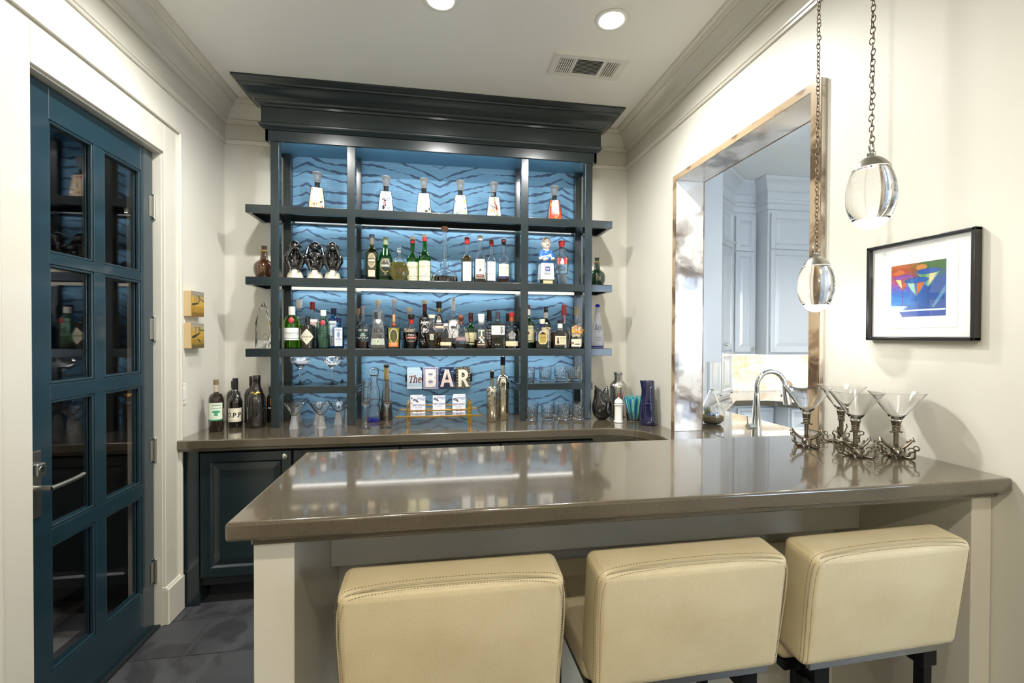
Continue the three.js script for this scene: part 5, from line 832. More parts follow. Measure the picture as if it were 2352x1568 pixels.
bottle({ name: 'decanter', label: 'clear waisted decanter with big ball stopper and blue base', cat: 'decanter', x: 0.968, y: H, z: 0.165, h: 0.355, w: 0.094, out: [[0, 0.85, 1], [0.01, 0.92, 1], [0.06, 0.95, 1], [0.26, 0.78, 0.8], [0.29, 0.62, 0.3], [0.32, 0.66, 0.2], [0.4, 0.86, 0.2], [0.52, 0.8, 0], [0.66, 0.55, 0], [0.74, 0.44, 0], [0.78, 0.5, 0], [0.8, 0.5, 0]], sq: [4, 0.9], top: 0.8, wall: 0.004, caps: [['blue_base', 0.004, 0.075, 0.84, 0.88, M.cobalt], ['stopper', 0.76, 0.86, 0.42, 0.62, M.crystal], ['stopper', 0.83, 1, 0.74, 0.74, M.crystal, 'ball']] });
bottle({ label: 'slim tall dark tapered bottle with ball cap behind the flutes', x: 1.042, y: H, z: 0.12, h: 0.375, w: 0.084, out: [[0, 0.94], [0.01, 1], [0.05, 1], [0.5, 0.68], [0.72, 0.42], [0.8, 0.34], [0.95, 0.32]], top: 0.95, wall: 0, glass: phy({ color: '#2a1f14', roughness: 0.08, clearcoat: 1 }), caps: [['capsule', 0.72, 0.93, 0.42, 0.35, std('#9a8a5c', 0.35)], ['stopper', 0.925, 1, 0.46, 0.46, M.blackCap, 'ball']], labels: [[0.05, 0.2, 0.5, P.script, M.printClear]] });
const vodka = (h, w) => ({ name: 'silver_bottle', y: H, h, w, out: OUT.dome(0.58, 0.7, 0.34), top: 0.99, wall: 0, glass: std('#d9d4c4', 0.1, { metalness: 1 }), caps: [['cap', 0.85, 1, 0.36, 0.36, M.blackMetal], ['cap_top', 0.985, 1.004, 0.38, 0.38, M.chrome]] });
P.etch = cell(170, 150, (c, w, h) => { c.clearRect(0, 0, w, h); c.strokeStyle = 'rgba(70,64,52,.85)'; c.lineWidth = 3; for (let i = 0; i < 44; i++) { const x = rr(5, w - 5), y = rr(5, h - 5); c.beginPath(); c.moveTo(x, y); c.lineTo(x + rr(-14, 14), y + rr(6, 22)); c.stroke(); } });
bottle({ ...vodka(0.335, 0.072), label: 'smaller mirror silver vodka bottle right of the brass tray', x: 1.733, z: 0.275, labels: [[0.32, 0.6, 1.2, P.etch, M.printClear]] });
bottle({ ...vodka(0.43, 0.09), label: 'larger mirror silver vodka bottle reaching up to the shelf', x: 1.815, z: 0.2, labels: [[0.32, 0.6, 1.2, P.etch, M.printClear]] });
bottle({ name: 'steel_growler', label: 'brushed steel growler with screw cap and red script, right counter', cat: 'growler', x: 2.64, y: H, z: 0.2, h: 0.312, w: 0.118, out: [[0, 0.94], [0.008, 1], [0.66, 1], [0.7, 0.97], [0.74, 0.86], [0.8, 0.58], [0.82, 0.45], [0.95, 0.45]], top: 0.95, wall: 0, glass: std('#c3c1ba', 0.25, { metalness: 1 }), caps: [['cap', 0.93, 1, 0.5, 0.5, M.steel], ['cap_ring', 0.955, 0.97, 0.52, 0.52, M.blackMetal]], labels: [[0.34, 0.6, 0.75, cell(150, 110, (c, w, h) => { c.clearRect(0, 0, w, h); word(c, 'Ki', w / 2, 56, 84, '#a3203c', 'serif', 'italic', 90); }), M.printClear]] });
// ---------------------------------------------------------------- sculpted things, meshed from a distance field
const sdCap = (p, a, b, ra, rb) => { const bax = b[0] - a[0], bay = b[1] - a[1], baz = b[2] - a[2], px = p[0] - a[0], py = p[1] - a[1], pz = p[2] - a[2]; const t = Math.max(0, Math.min(1, (px * bax + py * bay + pz * baz) / (bax * bax + bay * bay + baz * baz + 1e-12))); return Math.hypot(px - bax * t, py - bay * t, pz - baz * t) - lerp(ra, rb, t); };
const sdBall = (p, c, r) => { const x = (p[0] - c[0]) / r[0], y = (p[1] - c[1]) / r[1], z = (p[2] - c[2]) / r[2], l = Math.hypot(x, y, z); return (l - 1) * Math.min(...r) * 0.9; };
const smin = (a, b, k) => { const h = Math.max(k - Math.abs(a - b), 0) / k; return Math.min(a, b) - h * h * k * 0.25; };
function sculpt(c, half, res, f) {
  const mc = new MarchingCubes(res, undefined, false, false, 200000);
  mc.isolation = 0;
  const n = res, p = [0, 0, 0];
  for (let k = 0; k < n; k++) for (let j = 0; j < n; j++) for (let i = 0; i < n; i++) {
    p[0] = c[0] + (i - n / 2) / (n / 2) * half; p[1] = c[1] + (j - n / 2) / (n / 2) * half; p[2] = c[2] + (k - n / 2) / (n / 2) * half;
    mc.field[i + j * n + k * n * n] = -f(p);
  }
  mc.update();
  let g = new THREE.BufferGeometry();
  g.setAttribute('position', new THREE.BufferAttribute(mc.positionArray.slice(0, mc.count * 3), 3));
  g = mergeVertices(g, 1e-5); g.scale(half, half, half); g.translate(...c);
  g.computeVertexNormals();
  // point the normals out
  const q = g.attributes.position, nn = g.attributes.normal; let s = 0;
  for (let i = 0; i < q.count; i += 7) { const a = [q.getX(i), q.getY(i), q.getZ(i)], e = half / n; s += f([a[0] + nn.getX(i) * e, a[1] + nn.getY(i) * e, a[2] + nn.getZ(i) * e]); }
  if (s < 0) { const ix = g.index.array; for (let i = 0; i < ix.length; i += 3) { const t = ix[i]; ix[i] = ix[i + 1]; ix[i + 1] = t; } g.computeVertexNormals(); }
  return clean(g);
}
// three seated monkeys: mouth, ears and eyes covered
function monkey(pose) {
  const hand = { mouth: [0.017, 0.188, 0.046], ears: [0.04, 0.207, 0.006], eyes: [0.013, 0.214, 0.04] }[pose], elbow = pose === 'ears' ? [0.055, 0.142, 0.022] : [0.047, 0.135, 0.042];
  return sculpt([0, 0.145, 0.008], 0.112, 84, (p0) => {
    const p = [Math.abs(p0[0]), p0[1], p0[2]];
    let d = sdBall(p, [0, 0.09, -0.006], [0.036, 0.036, 0.032]);
    d = smin(d, sdBall(p, [0, 0.136, -0.002], [0.035, 0.048, 0.029]), 0.02);
    d = smin(d, sdCap(p, [0, 0.168, -0.002], [0, 0.19, 0.004], 0.02, 0.019), 0.012);
    let h = sdBall(p, [0, 0.212, 0.006], [0.031, 0.033, 0.03]);
    h = smin(h, sdBall(p, [0, 0.194, 0.03], [0.017, 0.014, 0.014]), 0.01);
    h = smin(h, sdCap(p, [0.004, 0.216, 0.031], [0.018, 0.217, 0.026], 0.0042, 0.0042), 0.006);
    h = smin(h, sdBall(p, [0.033, 0.214, 0.002], [0.006, 0.011, 0.008]), 0.004);
    h = Math.max(h, -sdCap(p, [0, 0.188, 0.0455], [0.009, 0.19, 0.043], 0.0012, 0.0012));
    d = smin(d, h, 0.008);
    d = smin(d, sdCap(p, [0.027, 0.165, 0], elbow, 0.015, 0.0125), 0.01);
    let a = sdCap(p, elbow, hand, 0.0125, 0.0085);
    for (let i = 0; i < 4; i++) { const o = (i - 1.5) * 0.0042; const tip = pose === 'ears' ? [hand[0] - 0.012, hand[1] + 0.008 + o, hand[2] + 0.01 + o * 0.3] : [hand[0] - 0.013, hand[1] + 0.006 + o * 1.2, hand[2] + 0.003 - Math.abs(o) * 0.3]; a = smin(a, sdCap(p, hand, tip, 0.0036, 0.0028), 0.0028); }
    d = smin(d, a, 0.006);
    d = smin(d, sdCap(p, [0.02, 0.085, 0], [0.045, 0.116, 0.034], 0.023, 0.018), 0.008);
    d = smin(d, sdCap(p, [0.045, 0.116, 0.035], [0.027, 0.062, 0.046], 0.018, 0.0095), 0.005);
    d = smin(d, sdCap(p, [0.026, 0.057, 0.044], [0.022, 0.05, 0.062], 0.0075, 0.006), 0.005);
    for (let i = 0; i < 3; i++) d = smin(d, sdCap(p, [0.022, 0.051, 0.058], [0.018 + i * 0.005, 0.045, 0.068], 0.0035, 0.0026), 0.002);
    if (p0[0] > 0 && pose !== 'ears') d = smin(d, sdCap(p, [0.012, 0.09, -0.03], [0.05, 0.14, -0.03], 0.006, 0.0055), 0.006);
    return d;
  });
}
{
  const dome = lathe([[0, 0], [0.048, 0], [0.05, 0.004], [0.048, 0.02], [0.041, 0.04], [0.03, 0.055], [0.012, 0.064], [0, 0.066]], 36);
  for (const [x, z, pose, label] of [[0.484, 0.17, 'mouth', 'glossy black monkey on cream dome, hands at its mouth, leftmost of three'], [0.604, 0.17, 'ears', 'glossy black monkey on cream dome covering its ears, middle of three'], [0.712, 0.18, 'eyes', 'glossy black monkey on cream dome covering its eyes, rightmost of three']]) {
    const t = thing('monkey_figurine', label, 'figurine', [x, S2, z], 0.22, 'three seated black monkeys');
    part('monkey', monkey(pose), M.black, t);
    part('dome_base', dome, phy({ color: '#e6dfc8', roughness: 0.3, clearcoat: 0.5 }), t);
  }
}
{ // bust of a bald man in a blue sweater on a white plinth
  const t = thing('bust_decanter', 'ceramic bald man in glasses and blue sweater, arms crossed on white plinth', 'figurine', [2.124, S2, 0.15], 0.06);
  const taper = (w0, w1, d0, d1, y0, y1) => { const g = new RoundedBoxGeometry(1, 1, 1, 4, 0.06); const p = g.attributes.position; for (let i = 0; i < p.count; i++) { const u = p.getY(i) + 0.5; p.setXYZ(i, p.getX(i) * lerp(w0, w1, u), lerp(y0, y1, u), p.getZ(i) * lerp(d0, d1, u)); } g.computeVertexNormals(); return clean(g); };
  part('base', taper(0.116, 0.104, 0.1, 0.09, 0, 0.036), M.black, t);
  part('plaque', bx(-0.034, 0.034, 0.006, 0.03, 0.046, 0.05, 0.001), phy({ color: '#e3d3a2', roughness: 0.3, metalness: 0.5 }), t);
  part('plinth', taper(0.1, 0.087, 0.088, 0.076, 0.036, 0.152), M.ceramic, t);
  const gm = cell(120, 150, (c, w, h) => { fill(c, '#f2efe8', 0, 0, w, h); c.strokeStyle = '#4f5a82'; c.lineWidth = 5; c.strokeRect(14, 10, 92, 92); fill(c, '#1b2a78', 30, 26, 60, 60); word(c, 'GM', 60, 52, 30, '#dfe3f0', 'sans-serif', 'bold'); fill(c, '#dfe3f0', 42, 68, 36, 4); lines(c, 16, 114, 88, 1, 8, '#3f3c44', 8); lines(c, 16, 132, 88, 1, 8, '#8b8894', 4); });
  const pl = new THREE.PlaneGeometry(0.064, 0.084, 1, 1); const uv = pl.attributes.uv; for (let i = 0; i < uv.count; i++) uv.setXY(i, lerp(gm[0], gm[2], uv.getX(i)), lerp(gm[1], gm[3], uv.getY(i)));
  part('emblem_panel', merge(pl.rotateX(-0.05).translate(0, 0.1, 0.0418)), M.printGloss, t);
  const body = sculpt([0, 0.215, 0], 0.09, 72, (p0) => {
    const p = [Math.abs(p0[0]), p0[1], p0[2]];
    let d = sdBall(p, [0, 0.185, 0], [0.036, 0.045, 0.028]);
    d = smin(d, sdBall(p, [0, 0.225, -0.002], [0.038, 0.026, 0.024]), 0.02);
    d = smin(d, sdCap(p, [0.034, 0.228, 0], [0.045, 0.19, 0.012], 0.0145, 0.013), 0.01);
    const k = p0[0] > 0 ? 0 : 0.009;
    d = smin(d, sdCap(p, [0.045, 0.188, 0.012], [0.004, 0.182 + k, 0.038], 0.013, 0.0105), 0.006);
    return Math.max(d, 0.152 - p0[1]);
  });
  part('sweater', body, M.blueShirt, t, 'blue sweater');
  const head = sculpt([0, 0.285, 0.005], 0.07, 72, (p0) => {
    const p = [Math.abs(p0[0]), p0[1], p0[2]];
    let d = sdBall(p, [0, 0.303, 0], [0.026, 0.034, 0.03]);
    d = smin(d, sdBall(p, [0, 0.285, 0.006], [0.022, 0.022, 0.022]), 0.014);
    d = smin(d, sdCap(p, [0, 0.27, 0], [0, 0.235, -0.004], 0.014, 0.017), 0.01);
    d = smin(d, sdCap(p, [0, 0.303, 0.027], [0, 0.29, 0.034], 0.0035, 0.0055), 0.005);
    d = smin(d, sdBall(p, [0.027, 0.298, -0.002], [0.004, 0.01, 0.006]), 0.003);
    d = smin(d, sdBall(p, [0, 0.274, 0.018], [0.011, 0.008, 0.01]), 0.007);
    d = Math.max(d, -sdCap(p, [0, 0.2795, 0.031], [0.009, 0.281, 0.027], 0.0013, 0.001));
    d = Math.max(d, -sdBall(p, [0.0105, 0.303, 0.03], [0.006, 0.004, 0.004]));
    return d;
  });
  const big = (g) => g.translate(0, -0.337, 0).scale(1.17, 1.17, 1.17).translate(0, 0.338, 0);
  part('head', big(head), M.skin, t);
  part('glasses', big(merge([-1, 1].map((s) => new THREE.TorusGeometry(0.008, 0.0013, 8, 20).translate(s * 0.0108, 0.304, 0.0325)), tube([[-0.003, 0.305, 0.033], [0, 0.3065, 0.034], [0.003, 0.305, 0.033]], 0.0012, 8, 6), [-1, 1].map((s) => rod(V(s * 0.0185, 0.305, 0.031), V(s * 0.027, 0.304, 0), 0.0012, 0.0012, 6)))), M.blackCap, t);
  part('moustache', big(merge([-1, 1].map((s) => tube([[0, 0.285, 0.0325], [s * 0.005, 0.2845, 0.031], [s * 0.0085, 0.282, 0.028]], 0.002, 8, 6)))), std('#7a4a36', 0.5), t);
  part('collar', merge([-1, 1].map((s) => tube([[s * 0.002, 0.236, 0.021], [s * 0.012, 0.245, 0.017], [s * 0.019, 0.25, 0.002], [s * 0.012, 0.252, -0.016], [0, 0.253, -0.02]], 0.0045, 20, 8))), M.ceramic, t);
  const arms = sculpt([0, 0.19, 0.03], 0.07, 72, (p) => {
    const arm = (e, w, h) => { let d = sdCap(p, e, w, 0.0125, 0.009); for (let i = 0; i < 4; i++) { const y = (i - 1.5) * 0.0052; d = smin(d, sdCap(p, [w[0], w[1] + y, w[2]], [h[0] - Math.sign(h[0]) * Math.abs(y) * 0.5, h[1] + y * 1.15, h[2]], 0.0036, 0.003), 0.0022); } return smin(d, sdCap(p, [w[0], w[1] + 0.006, w[2]], [lerp(w[0], h[0], 0.6), w[1] + 0.0165, lerp(w[2], h[2], 0.6)], 0.0036, 0.003), 0.003); };
    return Math.min(arm([0.046, 0.187, 0.016], [-0.01, 0.18, 0.043], [-0.03, 0.179, 0.034]), arm([-0.046, 0.187, 0.016], [0.01, 0.199, 0.04], [0.032, 0.2, 0.03]));
  });
  part('forearms', arms, M.skin, t, 'bare crossed forearms with hands');
}
{ // faceted crystal award
  const t = thing('crystal_award', 'tall faceted clear crystal award at left end of third shelf', 'award', [0.287, S3, 0.15], 0.3);
  const ring = (y, r, tw, sq = 1) => Array.from({ length: 5 }, (_, i) => { const a = i / 5 * 6.2832 + tw; return [r * Math.sin(a), y, r * 0.62 * Math.cos(a) * sq]; });
  const rings = [ring(0, 0.055, 0.3), ring(0.05, 0.047, 0.62), ring(0.16, 0.047, 0.05), ring(0.24, 0.026, 0.4)];
  const pos = [], tri = (a, b, c) => pos.push(...a, ...b, ...c);
  for (let k = 0; k < 3; k++) for (let i = 0; i < 5; i++) { const a = rings[k][i], b = rings[k][(i + 1) % 5], c = rings[k + 1][(i + 1) % 5], d = rings[k + 1][i]; if (k % 2) { tri(a, b, c); tri(a, c, d); } else { tri(a, b, d); tri(b, c, d); } }
  for (let i = 0; i < 5; i++) { tri([0, 0, 0], rings[0][(i + 1) % 5], rings[0][i]); tri(rings[3][i], rings[3][(i + 1) % 5], [0, 0.24, 0]); }
  const g = new THREE.BufferGeometry(); g.setAttribute('position', new THREE.Float32BufferAttribute(pos, 3)); g.computeVertexNormals();
  part('crystal_block', clean(g), M.crystal, t);
  part('crystal_top', toCreasedNormals(merge(new THREE.CylinderGeometry(0.021, 0.03, 0.02, 7).translate(0, 0.2515, 0), new THREE.ConeGeometry(0.019, 0.042, 6).translate(0.002, 0.281, 0)), 0.2), M.crystal, t);
  const p = cell(90, 120, (c, w, h) => { c.clearRect(0, 0, w, h); c.strokeStyle = '#a07a72'; c.lineWidth = 6; c.beginPath(); c.moveTo(14, 60); c.lineTo(46, 8); c.lineTo(78, 60); c.stroke(); lines(c, 14, 74, 64, 4, 11, 'rgba(90,88,84,.8)', 3); });
  const pl = new THREE.PlaneGeometry(0.04, 0.055); const uv = pl.attributes.uv; for (let i = 0; i < uv.count; i++) uv.setXY(i, lerp(p[0], p[2], uv.getX(i)), lerp(p[1], p[3], uv.getY(i)));
  part('engraving', pl.translate(0.012, 0.07, 0.0365), M.printClear, t);
}

// ---------------------------------------------------------------- glassware
function glassware(name, label, cat, pos, pts, seg, group, mat = M.glass) { const t = thing(name, label, cat, pos, 0, group); part('glass', lathe(pts, seg), mat, t); return t; }
{ // coupes on the left half shelf
  const pts = [[0, 0], [0.036, 0.0], [0.037, 0.002], [0.012, 0.007], [0.0052, 0.014], [0.0045, 0.03], [0.0045, 0.09], [0.008, 0.104], [0.02, 0.116], [0.04, 0.13], [0.055, 0.15], [0.062, 0.175], [0.0605, 0.176], [0.053, 0.151], [0.038, 0.1325], [0.018, 0.119], [0.003, 0.113], [0, 0.113]];
  const cut = toCreasedNormals(clean((() => { const g = new THREE.LatheGeometry([[0.0325, 0.1238], [0.043, 0.1318], [0.0535, 0.146], [0.0572, 0.155]].map(([r, y]) => new THREE.Vector2(r + 0.0006, y)), 26); const p = g.attributes.position; for (let i = 0; i < p.count; i++) { const k = i % 4, s = Math.floor(i / 4) % 2 === k % 2 ? 1.025 : 1.0; p.setX(i, p.getX(i) * s); p.setZ(i, p.getZ(i) * s); } g.computeVertexNormals(); return g; })()), 0.1);
  const a = glassware('coupe_glass', 'cut crystal coupe glass at left on upper left half shelf', 'coupe glass', [0.51, HALF, 0.16], pts, 44, 'coupe glasses on the half shelf');
  part('cut_pattern', cut, M.crystal, a);
  dup(a, [0.706, HALF, 0.17], 0, 'cut crystal coupe glass right of the other front coupe');
  dup(a, [0.748, HALF, 0.062], 0, 'coupe glass at the back, half behind the second post');
}
{ // stubby cocktail glasses under it
  const t = thing('cocktail_glass', 'stubby stemmed cocktail glass in front left under the half shelf', 'cocktail glass', [0.525, H, 0.34], 0, 'thick stemmed cocktail glasses');
  part('bowl', lathe([[0, 0.078], [0.014, 0.08], [0.022, 0.088], [0.066, 0.152], [0.0645, 0.153], [0.02, 0.0905], [0.012, 0.0845], [0, 0.084]], 40), M.glass, t);
  part('stem', toCreasedNormals(new THREE.CylinderGeometry(0.0145, 0.027, 0.078, 6).translate(0, 0.0395, 0), 0.3), phy({ color: '#ffffff', transmission: 0.85, thickness: 0.02, ior: 1.5, roughness: 0.25 }), t);
  for (const [x, z, l] of [[0.682, 0.35, 'front right one under the half shelf'], [0.48, 0.11, 'back row one nearest the first post'], [0.63, 0.215, 'middle one between both front glasses'], [0.758, 0.235, 'one beside the second post'], [0.785, 0.1, 'one in the rear corner by second post']]) dup(t, [x, H, z], rr(0, 1), 'stubby stemmed cocktail glass, ' + l);
}
{ // flutes
  const a = glassware('champagne_flute', 'tall clear champagne flute left of the gold tray, nearest second post', 'champagne flute', [0.95, H, 0.4], [[0, 0], [0.034, 0], [0.035, 0.003], [0.02, 0.012], [0.0075, 0.035], [0.0055, 0.07], [0.006, 0.12], [0.012, 0.138], [0.022, 0.15], [0.0245, 0.17], [0.0265, 0.288], [0.025, 0.288], [0.0228, 0.172], [0.0185, 0.155], [0.004, 0.146], [0, 0.145]], 40, 'champagne flutes');
  dup(a, [1.076, H, 0.405], 0, 'tall clear champagne flute before the slim dark bottle');
}
{ // cut tumblers
  const n = 20, R = 0.043, hh = 0.104, rows = [[0.004, 0.9], [0.02, 0.95], [0.034, 0.965], [0.048, 0.975], [0.062, 0.985], [0.076, 1], [0.09, 1.02], [hh, 1.03]], ring = (y, k, cut, off) => Array.from({ length: n * 2 }, (_, i) => { const a = i / n * Math.PI, q = cut && (i + off) % 2 ? 0.955 : 1; return [R * k * q * Math.sin(a), y, R * k * q * Math.cos(a)]; });
  const pos = [], rs = [ring(0, 0.8, 0, 0), ...rows.map(([y, k], i) => ring(y, k, i > 0 && i < 6, i))], inner = [ring(hh, 0.97, 0, 0), ring(0.06, 0.9, 0, 0), ring(0.022, 0.84, 0, 0), ring(0.016, 0.7, 0, 0)], all = [...rs, ...inner];
  for (let k = 0; k + 1 < all.length; k++) for (let i = 0; i < n * 2; i++) { const j = (i + 1) % (n * 2), a = all[k][i], b = all[k][j], c = all[k + 1][j], d = all[k + 1][i]; if ((i + k) % 2) pos.push(...a, ...b, ...c, ...a, ...c, ...d); else pos.push(...a, ...b, ...d, ...b, ...c, ...d); }
  for (let i = 0; i < n * 2; i++) { const j = (i + 1) % (n * 2); pos.push(0, 0, 0, ...rs[0][j], ...rs[0][i], ...all.at(-1)[i], ...all.at(-1)[j], 0, 0.016, 0); }
  let g = new THREE.BufferGeometry(); g.setAttribute('position', new THREE.Float32BufferAttribute(pos, 3)); g = toCreasedNormals(g, 0.12);
  const t = thing('cut_tumbler', 'cut crystal tumbler on right half shelf beside the third post', 'tumbler', [2.003, HALF, 0.16], 0, 'cut crystal tumblers on the half shelf');
  part('glass', clean(g), M.glass, t);
  for (const [x, l] of [[2.121, 'second from the third post'], [2.228, 'second from the last post'], [2.325, 'nearest the last post']]) dup(t, [x, HALF, 0.16], rr(0, 1), 'cut crystal tumbler on right half shelf, ' + l);
  for (const [x, z, l, i] of [[1.998, 0.28, 'front row, half behind third post'], [2.106, 0.29, 'front row, second from third post'], [2.216, 0.3, 'front row, second from last post'], [2.318, 0.3, 'front row, next to last post'], [2.03, 0.15, 'back row, nearest third post'], [2.222, 0.165, 'back row, middle one'], [2.33, 0.18, 'back row, nearest last post']]) dup(t, [x, H, z], rr(0, 1), 'cut crystal tumbler on the counter, ' + l).userData.group = 'cut crystal tumblers on the counter';
}
{ // martini glasses held by a metal octopus wound round an anchor
  const t = thing('martini_glass', 'martini glass on metal octopus anchor stem in front of faucet, leftmost', 'martini glass', [2.535, HB, 1.985], -0.5, 'martini glasses with octopus anchor stems');
  part('bowl', lathe([[0, 0.102], [0.008, 0.102], [0.0125, 0.106], [0.017, 0.114], [0.024, 0.125], [0.068, 0.1885], [0.067, 0.189], [0.023, 0.1265], [0.012, 0.1125], [0, 0.11]], 56), M.glass, t);
  part('stem', merge(lathe([[0, 0.024], [0.007, 0.026], [0.0058, 0.04], [0.0062, 0.07], [0.008, 0.074], [0.0085, 0.08], [0.0075, 0.085], [0.0095, 0.09], [0.013, 0.104], [0.013, 0.106], [0, 0.106]], 24), ...[0.074, 0.079, 0.084, 0.09].map((y, i) => new THREE.TorusGeometry(0.0088 + (i === 3) * 0.001, 0.0018, 8, 20).rotateX(Math.PI / 2 + 0.12).translate(0, y, 0)), tube([[-0.016, 0.072, 0], [0, 0.0735, 0.003], [0.016, 0.072, 0]], 0.0026, 10, 8)), M.pewter, t);
  const fl = (s) => merge(tube([[0, 0.022, 0], [s * 0.016, 0.027, 0.002], [s * 0.034, 0.042, 0.002], [s * 0.04, 0.05, 0.002]], 0.0045, 20, 10), new THREE.ConeGeometry(0.0085, 0.013, 4).rotateX(0.3).translate(s * 0.0415, 0.053, 0.002));
  part('anchor_fluke', fl(-1), M.pewter, t); part('anchor_fluke', fl(1), M.pewter, t);
  part('octopus_body', sculpt([0, 0.018, 0], 0.035, 36, (p) => smin(sdBall(p, [0, 0.018, 0.002], [0.014, 0.011, 0.013]), sdCap(p, [0, 0.012, 0.012], [0, 0.008, 0.02], 0.007, 0.005), 0.008)), M.pewter, t);
  for (let i = 0; i < 8; i++) {
    const a = i / 8 * 6.283 + 0.3, c = Math.cos(a), s = Math.sin(a), up = 0.018 + 0.014 * ((i * 5) % 3), out = 0.033 + 0.006 * ((i * 3) % 4), pts = [[0.008 * c, 0.012, 0.008 * s], [0.02 * c, 0.0045, 0.02 * s], [(out - 0.004) * c, 0.006, (out - 0.004) * s]];
    const sw = i % 2 ? 1 : -1; for (let k = 0; k <= 6; k++) { const q = k / 6 * 4.3, r = 0.013 * (1 - k / 9); pts.push([out * c + r * Math.sin(q) * c - sw * 0.004 * k / 6 * s, up * 0.5 + 0.006 + (1 - Math.cos(q)) * r * 0.9, out * s + r * Math.sin(q) * s + sw * 0.004 * k / 6 * c]); }
    const g = tube(pts, 0.0032, 44, 8); const p = g.attributes.position, cur = new THREE.CatmullRomCurve3(pts.map((q) => V(...q)), false, 'centripetal'); for (let v = 0; v <= 44; v++) { const ce = cur.getPointAt(v / 44), k = 1.25 - 0.85 * v / 44; for (let w = 0; w <= 8; w++) { const ix = v * 9 + w; p.setXYZ(ix, ce.x + (p.getX(ix) - ce.x) * k, ce.y + (p.getY(ix) - ce.y) * k, ce.z + (p.getZ(ix) - ce.z) * k); } }
    g.computeVertexNormals(); part('tentacle', g, M.pewter, t);
  }
  dup(t, [2.692, HB, 1.955], 0.5, 'martini glass with octopus anchor stem by the wall, behind another');
  dup(t, [2.582, HB, 2.112], -0.15, 'martini glass with octopus anchor stem in the middle, overlapping the one behind');
  dup(t, [2.695, HB, 2.135], -0.35, 'rightmost martini glass with octopus anchor stem, below the framed picture');
}

// ---------------------------------------------------------------- tray, boxes and sign
{
  const t = thing('brass_tray', 'raised brass and glass gallery tray on the back counter', 'tray', [1.39, H, 0.3]);
  const y = 0.075, x = 0.255, zf = 0.165, zb = -0.12, s = 0.005, px = 0.192, pf = 0.125, pb = -0.095;
  part('tray_frame', merge(bx(-x, x, y - s, y + s, zf - s, zf + s, 0.001), bx(-x, x, y - s, y + s, zb - s, zb + s, 0.001), bx(-x - s, -x + s, y - s, y + s, zb, zf, 0.001), bx(x - s, x + s, y - s, y + s, zb, zf, 0.001)), M.brass, t);
  part('glass_shelf', bx(-x + s, x - s, y - 0.003, y + 0.003, zb + s, zf - s, 0.001), M.pane, t);
  for (const a of [-px, px]) { part('leg', bx(a - s, a + s, 0, 0.15, pf - s, pf + s, 0.001), M.brass, t); part('leg', bx(a - s, a + s, 0, 0.15, pb - s, pb + s, 0.001), M.brass, t); part('side_rail', bx(a - s, a + s, 0.142, 0.152, pb, pf, 0.001), M.brass, t); }
  part('gallery_rail', bx(-px, px, 0.1, 0.109, pf - s, pf + s, 0.001), M.brass, t);
  part('gallery_rail', bx(-px, px, 0.1, 0.109, pb - s, pb + s, 0.001), M.brass, t);
}
const onPlane = (g, uv4, face = null) => { const uv = g.attributes.uv, n = g.attributes.normal; for (let i = 0; i < uv.count; i++) { const f = !face || Math.abs(n.getZ(i)) > 0.9; uv.setXY(i, f ? lerp(uv4[0], uv4[2], uv.getX(i)) : lerp(uv4[0], uv4[2], 0.03), f ? lerp(uv4[1], uv4[3], uv.getY(i)) : lerp(uv4[1], uv4[3], 0.4)); } return g; };
{
  const goose = cell(150, 170, (c, w, h) => { fill(c, '#e9eaf2', 0, 0, w, h); blob(c, 34, 28, 26, 14, '#41455c'); poly(c, [[10, 44], [70, 20], [130, 40], [150, 20], [150, 0], [60, 0]], '#b7bed8'); poly(c, [[30, 34], [60, 58], [74, 50], [50, 26]], '#4a5068'); word(c, 'GREY GOOSE', w / 2, 84, 30, '#27357c', 'sans-serif', 'bold', 140); word(c, 'VODKA', w / 2, 112, 22, '#6f7696', 'serif', '', 84); lines(c, 34, 130, 82, 1, 6, '#a0a5ba', 3); fill(c, '#22408f', 44, 150, 24, 10); fill(c, '#b5303a', 84, 150, 24, 10); });
  const g = onPlane(new THREE.BoxGeometry(0.079, 0.098, 0.03).translate(0, 0.049, 0), goose, true);
  const t = thing('vodka_box', 'pale blue grey vodka gift box at front left on brass tray', 'box', [1.263, H + 0.079, 0.34], 0, 'vodka gift boxes on the brass tray');
  part('carton', clean(g), M.print, t);
  part('lid', bx(-0.0385, 0.0385, 0.098, 0.1, -0.0145, 0.0145, 0.0008), M.white, t);
  for (const [x, z, l] of [[1.388, 0.305, 'middle one on brass tray'], [1.512, 0.34, 'front right one on brass tray'], [1.246, 0.256, 'behind the front left box'], [1.52, 0.256, 'behind the front right box']]) dup(t, [x, H + 0.079, z], 0, 'pale blue grey vodka gift box, ' + l);
}
